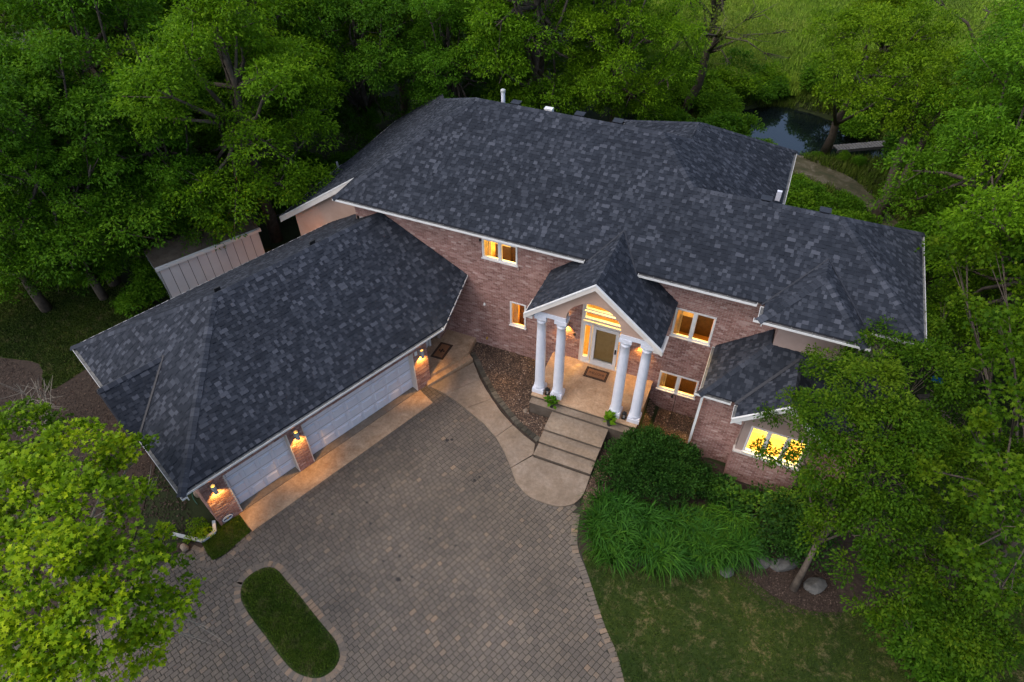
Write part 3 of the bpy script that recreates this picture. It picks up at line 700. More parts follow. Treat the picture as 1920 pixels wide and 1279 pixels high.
gutter((-15.1, 1.45, wz(-15.1)), (-15.1, 6.45, wz(-15.1)), (-1, 0, 0)); gutter((-14.55, 6.5, wz(-14.55)), (-14.55, 11.1, wz(-14.55)), (-1, 0, 0))

# rake boards
def rake(p, q, nrm, hgt=.20, th=.05, mat='trim', drop=.04):
    p, q, nrm = np.array(p, float), np.array(q, float), np.array(nrm, float)
    d = q - p; z = np.array([0, 0, 1.0])
    MB().obox(p - z * (hgt + drop) + nrm * .002, d, nrm * th, z * hgt).build('rake_board', M[mat], house)
    MB().obox(p - z * .04 + nrm * .002, d, nrm * (th + .015), z * .05).build('drip_edge', M['white'], house)
rake((RU - HW, PF, EZ), (RU, PF, RZ), (0, -1, 0), .19); rake((RU, PF, RZ), (RU + HW, PF, EZ), (0, -1, 0), .19)
rake((5.97, -3.0, bz), (gr, -3.0, gzr), (0, -1, 0), .20, mat='white'); rake((gr, -3.0, gzr), (8.95, -3.0, bz), (0, -1, 0), .20, mat='white')
rake((-10.35, 1.25, wz(-10.35)), (-15.12, 1.45, wz(-15.12)), (0, -1, 0), .24)
for p_, q_ in ((gp(out_a, -5.2, gz_), rf), (rf, gp(out_a, -2.1, gz_))): MB().obox(p_ - np.array([0, 0, .2]) - GD * .002, q_ - p_, -GD * .04, (0, 0, .17)).build('rake_board', M['flash'], house)
# eave return boxes at the foot of the porch gable
for u0, u1 in ((RU - HW - .02, RU - HW + .30), (RU + HW - .30, RU + HW + .02)):
    MB().box(u0, u1, PF - .005, -1.6, EZ - .20, EZ - .07).build('eave_return', M['trim'], house)
MB().box(6.0, 6.3, -3.0, -2.68, bz - .2, bz - .08).build('eave_return', M['white'], house)

# ---- walls with bricks
bricks = []
def wall(o, d, n, L, z0, z1, holes=(), name='wall', bare=None, style='brick', bmat=None, skip=(), rowoff=0):
    """wall face: starts at o, runs along unit d for L, outward normal n. holes: (s0, s1, z0, z1)"""
    o, d, n = np.array(o, float), np.array(d, float), np.array(n, float); z = np.array([0, 0, 1.0])
    ss = sorted(set([0, L] + [h[0] for h in holes] + [h[1] for h in holes])); zs = sorted(set([z0, z1] + [h[2] for h in holes] + [h[3] for h in holes]))
    zs = [q for q in zs if z0 <= q <= z1]
    w_ = MB()
    for a0, a1 in zip(ss[:-1], ss[1:]):
        run = None
        for b0, b1 in zip(zs[:-1], zs[1:]):
            c0, c1 = (a0 + a1) / 2, (b0 + b1) / 2
            solid = not any(h[0] < c0 < h[1] and h[2] < c1 < h[3] for h in holes)
            if solid: run = [b0, b1] if run is None else [run[0], b1]
            if (not solid or b1 == zs[-1]) and run is not None:
                w_.obox(o + d * a0 + z * run[0], d * (a1 - a0), -n * .14, z * (run[1] - run[0])); run = None
    w_.build(name, bmat or (M['mortar'] if style == 'brick' else M['stucco']), house)
    if style != 'brick': return
    y = z0; r_ = rowoff
    while y < z1 - .03:
        yb = y + .062
        iv = [(0.0, L)]
        for h in list(holes) + list(skip):
            if h[2] - .02 < y + .033 < h[3] + .02:
                new = []
                for a0, a1 in iv:
                    if h[1] <= a0 or h[0] >= a1: new.append((a0, a1))
                    else:
                        if h[0] > a0: new.append((a0, h[0]))
                        if h[1] < a1: new.append((h[1], a1))
                iv = new
        for a0, a1 in iv:
            x = math.floor(a0 / .21) * .21 - (.105 if r_ % 2 else 0)
            while x < a1:
                x0, x1 = max(x, a0), min(x + .196, a1)
                if x1 - x0 > .03:
                    pr = .012 + RNG.uniform(-.003, .003)
                    p = o + d * x0 + z * y; q = d * (x1 - x0)
                    v = [p, p + q, p + q + z * .062, p + z * .062]; v2 = [c + n * pr for c in v]
                    bricks.append((v + v2, [(4, 5, 6, 7), (0, 1, 5, 4), (1, 2, 6, 5), (2, 3, 7, 6), (3, 0, 4, 7)], float(np.clip(RNG.beta(2, 2.2), 0, 1))))
                x += .21
        y += .076; r_ += 1

W_UL = (-4.10, -2.68, 4.78, 5.66); W_ML = (-3.00, -2.32, 1.72, 2.95); W_UR = (3.27, 4.66, 3.47, 4.76); W_LR = (3.20, 4.68, 0.58, 1.54); DOOR = (-0.04, 1.93, .85, 4.12)
u_0 = -9.6
def hh(w): return (w[0] - u_0, w[1] - u_0, w[2], w[3])
wall((u_0, 0, 0), (1, 0, 0), (0, -1, 0), 19.9, -.7, 6.1, [hh(q) for q in (W_UL, W_ML, W_UR, W_LR, DOOR)], skip=[(15.0, 19.9, -.7, 3.3), (16.2, 19.9, -1, 7), (0, 3.2, -.7, 2.9), (0, 1.6, -1, 5.2)])
# other outer walls (stucco)
PW = [(-9.6, -.1), (-14.35, -.1), (-14.35, wz(-14.35) - .12), (-10.1, 6.05), (-9.6, 6.05)]
MB().add([(x, 1.62, z) for x, z in PW] + [(x, 1.75, z) for x, z in PW], [(0, 1, 2, 3, 4), (9, 8, 7, 6, 5)] + [(i, i + 5, (i + 1) % 5 + 5, (i + 1) % 5) for i in range(5)]).build('wall', M['stucco'], house)
wall((-14.35, 1.75, 0), (0, 1, 0), (-1, 0, 0), 9.2, -.1, 3.0, style='st')
wall((-9.62, 0, 0), (0, 1, 0), (-1, 0, 0), 1.8, 2.0, 6.1, style='st')
wall((-14.3, 10.8, 0), (1, 0, 0), (0, 1, 0), 3, -.1, 2.9, style='st'); wall((-9.9, 8.3, 0), (1, 0, 0), (0, 1, 0), 8.6, -.1, 6.1, style='st')
wall((-1.2, 9.45, 0), (1, 0, 0), (0, 1, 0), 6.6, -.1, 6.1, style='st'); wall((5.4, 5.2, 0), (0, 1, 0), (1, 0, 0), 4.2, -.1, 6.1, style='st')
wall((5.4, 5.15, 0), (1, 0, 0), (0, 1, 0), 4.8, -.1, 6.1, style='st'); wall((10.15, -.1, 0), (0, 1, 0), (1, 0, 0), 5.2, -.5, 6.1)
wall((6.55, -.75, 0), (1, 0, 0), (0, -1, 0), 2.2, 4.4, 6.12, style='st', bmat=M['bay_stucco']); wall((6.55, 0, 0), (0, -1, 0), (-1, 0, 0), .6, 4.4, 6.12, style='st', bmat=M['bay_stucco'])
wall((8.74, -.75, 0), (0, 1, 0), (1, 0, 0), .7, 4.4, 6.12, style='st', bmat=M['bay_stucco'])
# bay
wall((5.02, -2.05, 0), (1, 0, 0), (0, -1, 0), 5.1, -.6, 3.32, holes=[(1.55, 3.52, .95, 3.32)], skip=[(1.5, 3.75, -1, 3.5)])
wall((5.02, 0, 0), (0, -1, 0), (-1, 0, 0), 2.05, -.7, 3.36)
BW = (6.66, 8.45, 1.62, 2.92)
wall((6.38, -2.65, 0), (1, 0, 0), (0, -1, 0), 2.2, -.6, 1.50)
wall((6.38, -2.05, 0), (0, -1, 0), (-1, 0, 0), .60, -.6, 1.50)
MB().box(6.36, 8.6, -2.70, -2.45, 1.50, 1.56).build('ledge', M['trim'], house)
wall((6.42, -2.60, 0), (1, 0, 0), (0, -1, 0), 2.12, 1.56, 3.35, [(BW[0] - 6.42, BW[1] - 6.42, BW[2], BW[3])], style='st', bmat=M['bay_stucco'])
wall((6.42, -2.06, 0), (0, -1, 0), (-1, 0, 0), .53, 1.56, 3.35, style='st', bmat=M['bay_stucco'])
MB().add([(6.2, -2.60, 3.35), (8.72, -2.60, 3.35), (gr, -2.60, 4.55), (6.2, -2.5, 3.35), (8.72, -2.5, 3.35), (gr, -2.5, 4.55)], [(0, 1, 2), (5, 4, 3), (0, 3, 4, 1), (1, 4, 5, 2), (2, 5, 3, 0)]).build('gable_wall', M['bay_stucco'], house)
# garage walls
def gw(a0, n0, a1, n1, nrm, z0, z1, **k):
    p, q = gp(a0, n0), gp(a1, n1); L = np.linalg.norm(q - p); wall(p, (q - p) / L, nrm, L, z0, z1, **k)
G0, G1, G2, G3, G4, G5 = -3.64, -2.88, -0.56, 0.0, 4.86, 5.52
HZ = 2.16
gw(G0, .28, G5, .28, GN, -.04, 2.96, holes=[(G1 - G0, G2 - G0, -.04, HZ), (G3 - G0, G4 - G0, -.04, HZ)], rowoff=0)
gw(G0, -7.5, G0, .28, -GD, -.04, 2.96)
for a_ in (G1, G2, G3, G4):
    s_ = 1 if a_ in (G1, G3) else -1
    MB().obox(gp(a_ - (0 if s_ > 0 else .035), -.02, 0.02), GD * .035, GN * .305, (0, 0, HZ - .02)).build('door_jamb', M['trim'], house)
gw(G0, -7.5, 9.2, -7.5, -GN, -.04, 2.96, style='st')
# recessed side entry: pillar flank, recessed wall with the white service door, wall to the corner
gw(G5, .28, G5, -1.12, GD, .0, 2.98)
gw(6.55, -1.12, 7.2, -1.12, GN, 2.4, 2.98); 
pq = gp(7.2, -1.12)
wall((-5.98, float(pq[1]) , 0), (0, 1, 0), (1, 0, 0), -float(pq[1]) - .0, -.04, 3.4)
svc = thing('x', (0, 0, 0), None, None); bpy.data.objects.remove(svc)
sd_ = MB(); sd_.obox(gp(G5, -1.14, .36), GD * 1.05, GN * .05, (0, 0, 2.05)); sdo = sd_.build('service_door', M['white'], house)
MB().obox(gp(G5 + .06, -1.09, .36), GD * .9, GN * .03, (0, 0, 1.98)).build('door_leaf', M['door'], sdo)
MB().obox(gp(G5 + 1.05, -1.14, .36), GD * .10, GN * .12, (0, 0, 2.08)).build('door_frame', M['white'], sdo)
# rowlock sills and headers of brick on end
for w_ in (W_UL, W_ML, W_UR, W_LR):
    x = w_[0] - .02
    while x < w_[1] + .02:
        p = np.array([x, 0, w_[2] - .165]); v = [p, p + (.066, 0, 0), p + (.066, 0, .16), p + (0, 0, .16)]; v2 = [c + np.array([0, -.05, 0]) for c in v]
        bricks.append((v + v2, [(4, 5, 6, 7), (0, 1, 5, 4), (1, 2, 6, 5), (2, 3, 7, 6), (3, 0, 4, 7)], float(RNG.beta(2.2, 2))))
        x += .076
pieces(bricks, 'brick', M['brick'], house, 300, 'bricks')

# ---- windows and lit rooms
def quad_xz(x0, x1, y, z0, z1): return MB().add([(x0, y, z0), (x1, y, z0), (x1, y, z1), (x0, y, z1)], [(0, 1, 2, 3)])
def room(u0, u1, v, z0, z1, depth, power, zb, zt, color=(1.0, .62, .16), furn=0, mg_=.5):
    """lit room behind an opening; floor zb, ceiling zt"""
    r_ = MB(); a0, a1 = u0 - mg_, u1 + mg_; y0, y1 = v + .16, v + depth
    vv_ = [(a0, y0, zb), (a1, y0, zb), (a1, y1, zb), (a0, y1, zb), (a0, y0, zt), (a1, y0, zt), (a1, y1, zt), (a0, y1, zt)]
    ro = r_.add(vv_, [(3, 2, 6, 7), (0, 3, 7, 4), (1, 5, 6, 2), (4, 7, 6, 5)]).build('interior', M['room'], house)
    MB().box(a0, a1, y0, y1, zb - .03, zb).build('floor', M['roomfloor'], ro)
    if furn:
        for k in range(7):
            MB().box(u0 + .02 + k * .035, u0 + .045 + k * .035, v + .18 + (k % 2) * .03, v + .21 + (k % 2) * .03, z0 - .1, z1).build('curtain_fold', M['curtain'], ro)
        f_ = MB(); f_.box(u0 + .1, u0 + .75, v + .9, v + 1.5, zb, zb + .8); f_.box(u1 - .7, u1 - .1, v + 1.0, v + 1.35, zb, zb + 1.4); f_.build('furniture', M['furn'], ro)
    l = bpy.data.lights.new('room_light', 'AREA'); l.energy = power; l.color = color; l.shape = 'RECTANGLE'; l.size = .8; l.size_y = .5
    lo = bpy.data.objects.new('room_light', l); C.objects.link(lo); lo.location = ((u0 + u1) / 2, v + .5 * (depth), zt - .05); lo.parent = house
def window(u0, u1, z0, z1, v, panes=2, proud=.035, sillw=True, sash=.032):
    f_ = MB(); t_ = .04
    y0, y1 = v - proud, v + .09
    f_.box(u0, u0 + t_, y0, y1, z0, z1); f_.box(u1 - t_, u1, y0, y1, z0, z1); f_.box(u0 + t_, u1 - t_, y0, y1, z1 - t_, z1); f_.box(u0 + t_, u1 - t_, y0, y1, z0, z0 + t_)
    w_ = f_.build('window', M['white'], house)
    W_ = (u1 - u0) / panes
    if panes > 1:
        for i in range(1, panes):
            MB().box(u0 + W_ * i - .045, u0 + W_ * i + .045, y0 - .004, y1 - .02, z0 + t_, z1 - t_).build('mullion', M['white'], w_)
    for i in range(panes):
        a0, a1 = u0 + W_ * i + .042, u0 + W_ * (i + 1) - .042; b0, b1 = z0 + t_, z1 - t_
        s_ = MB(); s_.box(a0, a0 + sash, y0 + .02, y1 - .03, b0, b1); s_.box(a1 - sash, a1, y0 + .02, y1 - .03, b0, b1); s_.box(a0 + sash, a1 - sash, y0 + .02, y1 - .03, b1 - sash, b1); s_.box(a0 + sash, a1 - sash, y0 + .02, y1 - .03, b0, b0 + sash); s_.build('sash', M['white'], w_)
        quad_xz(a0 + sash, a1 - sash, v + .02, b0 + sash, b1 - sash).build('pane', M['glass'], w_)
    if sillw: MB().box(u0 - .03, u1 + .03, y0 - .05, y0 + .0, z0 - .03, z0 + .012).build('sill', M['white'], w_)
    return w_
window(*W_UL, 0, 2); window(*W_ML, 0, 1); window(*W_UR, 0, 2); window(*W_LR, 0, 2); window(*BW, -2.60, 3)
room(W_UL[0], W_UL[1], 0, *W_UL[2:], 3.0, 260, 4.0, 6.05, (1, .66, .18), 1)
room(W_ML[0], W_ML[1], 0, *W_ML[2:], 2.6, 150, .9, 3.5, (1, .5, .1), 1)
room(W_UR[0], W_UR[1], 0, *W_UR[2:], 3.0, 170, 2.9, 5.3, (1, .6, .15), 1)
room(W_LR[0], W_LR[1], 0, *W_LR[2:], 2.6, 150, -.3, 2.4, (1, .6, .15), 1)
room(BW[0], BW[1], -2.6, *BW[2:], 2.4, 300, 1.0, 3.3, (1, .72, .2), 0, .03)
room(DOOR[0], DOOR[1], 0, *DOOR[2:], 3.2, 200, .84, 4.7, (1, .66, .18), 0)

for k in range(3):
    W3 = (BW[1] - BW[0]) / 3; MB().box(BW[0] + k * W3 + .06, BW[0] + (k + 1) * W3 - .06, -2.47, -2.46, BW[3] - .42, BW[3] - .04).build('roller_shade', M['shade'], house)
# ---- entry door set
ent = MB(); y0, y1 = -.05, .09
ent.box(-.04, .05, y0, y1, .85, 4.12); ent.box(1.84, 1.93, y0, y1, .85, 4.12); ent.box(.05, 1.84, y0, y1, 4.04, 4.12); ent.box(.05, 1.84, y0, y1, 2.95, 3.10)
ent.box(.05, 1.84, y0 - .03, y1, .85, .90)
entry = ent.build('entry_frame', M['trim'], house)
MB().box(.05, 1.84, y0 - .12, y0, 3.10, 3.15).build('transom_sill', M['trim'], entry)
for a0, a1, b0, b1 in ((.05, 1.84, 3.15, 3.52), (.05, 1.84, 3.60, 4.04)):
    s_ = MB(); s_.box(a0, a1, y0 + .01, y1 - .02, b0, b0 + .05); s_.box(a0, a1, y0 + .01, y1 - .02, b1 - .05, b1); s_.box(a0, a0 + .05, y0 + .01, y1 - .02, b0 + .05, b1 - .05); s_.box(a1 - .05, a1, y0 + .01, y1 - .02, b0 + .05, b1 - .05); s_.build('transom_sash', M['white'], entry)
    quad_xz(a0 + .05, a1 - .05, .02, b0 + .05, b1 - .05).build('transom_pane', M['glass'], entry)
for a0, a1 in ((.05, .40), (1.52, 1.84)):
    s_ = MB(); s_.box(a0, a0 + .07, y0 - .005, y1, .90, 2.95); s_.box(a1 - .07, a1, y0 - .005, y1, .90, 2.95); s_.box(a0 + .07, a1 - .07, y0 - .005, y1, .90, 1.15); s_.box(a0 + .07, a1 - .07, y0 - .005, y1, 2.85, 2.95); s_.build('sidelight', M['white'], entry)
    quad_xz(a0 + .07, a1 - .07, .02, 1.15, 2.85).build('sidelight_pane', M['glass'], entry)
d0, d1 = .44, 1.48
s_ = MB(); s_.box(d0, d0 + .13, y0 - .03, y1 - .05, .90, 2.93); s_.box(d1 - .13, d1, y0 - .03, y1 - .05, .90, 2.93); s_.box(d0 + .13, d1 - .13, y0 - .03, y1 - .05, .90, 1.12); s_.box(d0 + .13, d1 - .13, y0 - .03, y1 - .05, 2.78, 2.93)
sdoor = s_.build('storm_door', M['white'], house)
quad_xz(d0 + .13, d1 - .13, -.02, 1.12, 2.78).build('storm_pane', M['glass'], sdoor)
MB().box(d1 - .10, d1 - .04, y0 - .07, y0 - .03, 1.78, 2.0).build('handle', M['black'], sdoor)
MB().box(d0 + .02, d1 - .02, .06, .10, .90, 2.93).build('inner_door', noise_mat('oak_door', [(0.3, (0.50, 0.29, 0.10)), (0.7, (0.62, 0.38, 0.15))], 3, dist=2, rough=.5), house)

# ---- pediment with arch, beams, columns
PV = -2.24
arch = []
for k in range(0, 25):
    t_ = math.pi * k / 24; arch.append((RU - .955 * math.cos(t_), 4.98 + .90 * math.sin(t_)))
tri_l = (RU - 2.17, 4.98); tri_r = (RU + 2.17, 4.98); top = (RU, 4.98 + 2.17 * mp - .06)
V = []; F = []
outer_pts = []
for (x, z) in arch:
    # matching outer point on the gable line, straight up-and-out from the arch centre
    dx_ = x - RU; zt_ = top[1] - abs(dx_) * mp; outer_pts.append((x, zt_))
pts_f = []
for y in (PV, PV + .28):
    for (x, z), (ox, oz) in zip(arch, outer_pts): V.append((x, y, z)); V.append((ox, y, oz))
n1 = len(arch) * 2
for k in range(len(arch) - 1):
    a_ = 2 * k; F.append((a_, a_ + 2, a_ + 3, a_ + 1)); F.append((n1 + a_ + 1, n1 + a_ + 3, n1 + a_ + 2, n1 + a_)); F.append((a_, n1 + a_, n1 + a_ + 2, a_ + 2))
b = len(V)
for y in (PV, PV + .28): V += [(tri_l[0], y, 4.98), (RU - .955, y, 4.98), (RU - .955, y, outer_pts[0][1]), (RU + .955, y, 4.98), (tri_r[0], y, 4.98), (RU + .955, y, outer_pts[-1][1])]
F += [(b, b + 1, b + 2), (b + 3, b + 4, b + 5), (b + 8, b + 7, b + 6), (b + 11, b + 10, b + 9), (b, b + 6, b + 7, b + 1), (b + 3, b + 9, b + 10, b + 4)]
MB().add(V, F).build('pediment', M['stucco'], house)
for u0, u1 in ((RU - 2.17, RU - .945), (RU + .945, RU + 2.17)):
    MB().box(u0, u1, PV - .03, PV + .31, 4.80, 4.975).build('entablature', M['column'], house)
for u0 in (RU - 2.17, RU + 2.17 - .28): MB().box(u0, u0 + .28, PV + .315, -.02, 4.80, 4.97).build('side_beam', M['column'], house)
MB().box(RU - 2.17, RU - .97, PV + .32, -.02, 5.0, 5.04).build('porch_ceiling', M['trim'], house); MB().box(RU + .97, RU + 2.17, PV + .32, -.02, 5.0, 5.04).build('porch_ceiling', M['trim'], house)
for i, cu_ in enumerate((-.89, -.16, 2.11, 2.84)):
    cv = -2.10
    prof = [(.205, 1.10), (.215, 1.13), (.215, 1.17), (.195, 1.20), (.19, 1.22)] + [(.19 - .035 * (k / 8) ** 1.5, 1.22 + k * (4.42 - 1.22) / 8) for k in range(1, 9)] + [(.175, 4.44), (.175, 4.47), (.155, 4.49), (.155, 4.56), (.18, 4.60), (.20, 4.64)]
    c_ = MB().lathe(prof, cu_, cv, 28).build('porch_column', M['column'], house, smooth=True)
    for p_ in c_.data.polygons: p_.use_smooth = len(p_.vertices) == 4
    m_ = MB(); m_.box(cu_ - .225, cu_ + .225, cv - .225, cv + .225, .852, 1.04); m_.box(cu_ - .21, cu_ + .21, cv - .21, cv + .21, 1.04, 1.10); m_.build('pedestal', M['column'], c_)
    MB().box(cu_ - .215, cu_ + .215, cv - .19, cv + .19, 4.64, 4.795).build('capital', M['column'], c_)

# ---- garage doors
def gdoor(a0, a1, cols):
    b_ = MB(); b_.obox(gp(a0 + .036, -.06, .03), GD * (a1 - a0 - .072), GN * .05, (0, 0, HZ - .04)); gd_ = b_.build('garage_door', M['door'], house)
    W_ = (a1 - a0 - .072) / cols; rows = 4; Hh = (HZ - .05) / rows
    for r_ in range(rows):
        # section seam
        MB().obox(gp(a0 + .036, -.012, .03 + r_ * Hh), GD * (a1 - a0 - .072), GN * .006, (0, 0, .012)).build('section_seam', M['gutter_in'], gd_)
        for c_ in range(cols):
            x0 = a0 + .036 + c_ * W_ + .06; x1 = x0 + W_ - .12; z0 = .03 + r_ * Hh + .08; z1 = z0 + Hh - .16; k = .03
            P = [gp(x0, -.0095, z0), gp(x1, -.0095, z0), gp(x1, -.0095, z1), gp(x0, -.0095, z1)]
            Q = [gp(x0 + k, .032, z0 + k), gp(x1 - k, .032, z0 + k), gp(x1 - k, .032, z1 - k), gp(x0 + k, .032, z1 - k)]
            MB().add(P + Q, [(4, 5, 6, 7)] + [(i, (i + 1) % 4, 4 + (i + 1) % 4, 4 + i) for i in range(4)]).build('panel', M['door'], gd_)
gdoor(G1, G2, 4); gdoor(G3, G4, 8)

# ---- lamps
def sconce(p, n, power, label):
    p, n = np.array(p, float), np.array(n, float)
    t_ = thing('wall_lamp', tuple(p), label, 'lamp', 'cylinder lamps on the brickwork')
    MB().obox(p - np.cross(n, (0, 0, 1)) * .07 - (0, 0, .12) , np.cross(n, (0, 0, 1)) * .14, n * .03, (0, 0, .26)).build('back_plate', M['metal'], t_)
    c = p + n * .13
    b_ = MB(); K = 16; V = []; F = []
    for r_, z in ((.075, -.19), (.075, .19), (.066, .19), (.066, -.19)):
        V += [(c[0] + r_ * math.cos(2 * math.pi * k / K), c[1] + r_ * math.sin(2 * math.pi * k / K), c[2] + z) for k in range(K)]
    for i in range(3):
        for k in range(K): F.append((i * K + k, i * K + (k + 1) % K, (i + 1) * K + (k + 1) % K, (i + 1) * K + k))
    b_.add(V, F).build('lamp_shade', M['metal'], t_)
    MB().beam(p + n * .03, c - n * .05, .04, .04).build('bracket', M['metal'], t_)
    MB().lathe([(.02, c[2] - .03), (.035, c[2]), (.02, c[2] + .03)], c[0], c[1], 10).build('bulb', M['bulb'], t_)
    for dz_, pw, sp in ((-.20, power, 105), (.20, power * .10, 80)):
        l = bpy.data.lights.new('lamp_light', 'SPOT'); l.energy = pw; l.color = (1.0, .50, .08); l.shadow_soft_size = .03; l.spot_size = R(sp); l.spot_blend = .7
        lo = bpy.data.objects.new('lamp_light', l); C.objects.link(lo); lo.parent = t_; lo.location = tuple(c + (0, 0, dz_) - p)
        aim = Vector((-n[0] * .35, -n[1] * .35, -1.0 if dz_ < 0 else 1.0)); lo.rotation_euler = (-aim).to_track_quat('Z', 'Y').to_euler()
sconce(gp(-3.28, .295, 1.98), GN, 70, 'lamp on the brick at the outer end of the single garage door')
sconce(gp(-0.28, .295, 1.98), GN, 70, 'lamp on the brick pillar between the two garage doors')
sconce(gp(5.2, .295, 1.98), GN, 70, 'lamp on the brick between the double garage door and the side stoop')
sconce((-.62, -.015, 2.75), (0, -1, 0), 70, 'lamp on the porch wall left of the entry door, behind a column')
sconce((2.42, -.015, 2.75), (0, -1, 0), 70, 'lamp on the porch wall right of the entry door')
sconce(gp(6.6, -7.52, 2.3), -GN, 760, 'lamp on the rear garage wall facing the white shed')

# ---- downspouts
def pipe(pts, name, w=.08, mat='metal', parent=house, label=None):
    m_ = MB()
    for p, q in zip(pts[:-1], pts[1:]): m_.beam(p, q, w, w * .75)
    return m_.build(name, M[mat], parent)
pipe([(4.93, -2.14, 3.3), (4.93, -2.10, -.35)], 'downspout', .085, 'white')
pipe([gp(-3.74, .14, 2.9), gp(-3.74, .14, .3)], 'downspout', .09, 'metal')
pipe([gp(-3.74, .14, .3), gp(-3.9, .42, .12), gp(-4.35, .42, .10), gp(-4.95, -.55, .07)], 'downspout', .10, 'metal')
pipe([(5.85 + .0, -.68, 6.05), (6.45, -.8, 5.9)], 'downspout', .07, 'white')

# ---- roof penetrations
def stack(u, v, z, r, h, name, label, cap=False):
    t_ = MB(); t_.lathe([(r, z - .3), (r, z + h)], u, v, 12); o_ = t_.build(name, M['column'], house)
    if cap: MB().lathe([(r * 1.25, z + h + .005), (r * 1.25, z + h + .09), (r * .6, z + h + .12)], u, v, 12).build('vent_cap', M['metal'], o_)
stack(-5.1, 4.35, 8.75, .075, .42, 'vent_pipe', '', True)
MB().obox((5.42, 5.2, 6.5), (.17, 0, 0), (0, .12, 0), (0, 0, .38)).build('vent_pipe', M['column'], house)
for u, v, z in ((-4.55, 4.32, 8.78), (-2.0, 4.30, 8.8), (-.55, 4.30, 8.8), (5.1, 2.75, 7.85), (6.95, 2.75, 7.85)):
    m_ = MB(); m_.box(u - .14, u + .14, v - .12, v + .12, z - .1, z + .09); m_.box(u - .18, u + .18, v - .16, v + .16, z + .095, z + .12); m_.build('roof_vent', M['flash'], house)
m_ = MB(); m_.box(-3.40, -3.08, 4.25, 4.45, 8.7, 8.88); m_.build('roof_vent', M['white'], house)
for a_ in (.15, 3.9):
    p = gp(a_, gm - .35, gr_z - .2); MB().obox(p + (0, 0, -.05), GD * .22, GN * .05, (0, 0, .22)).build('roof_vent', M['black'], house)
m_ = MB(); m_.lathe([(.05, 3.2), (.05, 3.75)], -15.0 + .6, 5.3, 10); m_.build('vent_pipe', M['metal'], house)

# ---- small fittings on the wall
MB().lathe([(.045, 2.40), (.05, 2.44), (.03, 2.50)], -4.10, -.06, 10).build('wall_fitting', M['white'], house)
MB().box(-4.08, -4.02, -.12, -.0, .52, .60).build('spigot', M['gold'], house)
MB().box(-.32, -.24, -.05, -.012, 2.10, 2.22).build('wall_box', M['black'], house)
MB().box(-4.2, -4.14, -.07, -.012, 5.50, 5.58).build('wall_box', M['black'], house)
MB().obox(gp(4.93, .292, 1.95), GD * .12, GN * .03, (0, 0, .2)).build('keypad', M['white'], house)

# ------------------------------------------------------------------ address plaque
pl = thing('address_plaque', tuple(gp(-3.36, .30, .20)), 'small oval blue and white plaque low on the garage corner brick', 'plaque')
c0 = gp(-3.36, .30, .22)
def disc(c, ax, ay, rx, ry, th, nrm, name, mat, par, n=24):
    V = [c + ax * rx * math.cos(2 * math.pi * k / n) + ay * ry * math.sin(2 * math.pi * k / n) for k in range(n)]; V += [p + nrm * th for p in V]
    return MB().add(V, [tuple(range(n))[::-1], tuple(range(n, 2 * n))] + [(i, (i + 1) % n, n + (i + 1) % n, n + i) for i in range(n)]).build(name, M[mat], par)
zz = np.array([0, 0, 1.0])
disc(c0, GD, zz, .20, .15, .02, GN, 'rim', 'navy', pl); disc(c0 + GN * .02, GD, zz, .18, .13, .006, GN, 'face', 'white', pl)
MB().obox(c0 + GN * .026 - GD * .14 - zz * .035, GD * .28, GN * .004, zz * .07).build('band', M['navy'], pl)
MB().obox(c0 + GN * .030 - GD * .03 - zz * .05, GD * .06, GN * .003, zz * .10).build('emblem', M['gold'], pl)

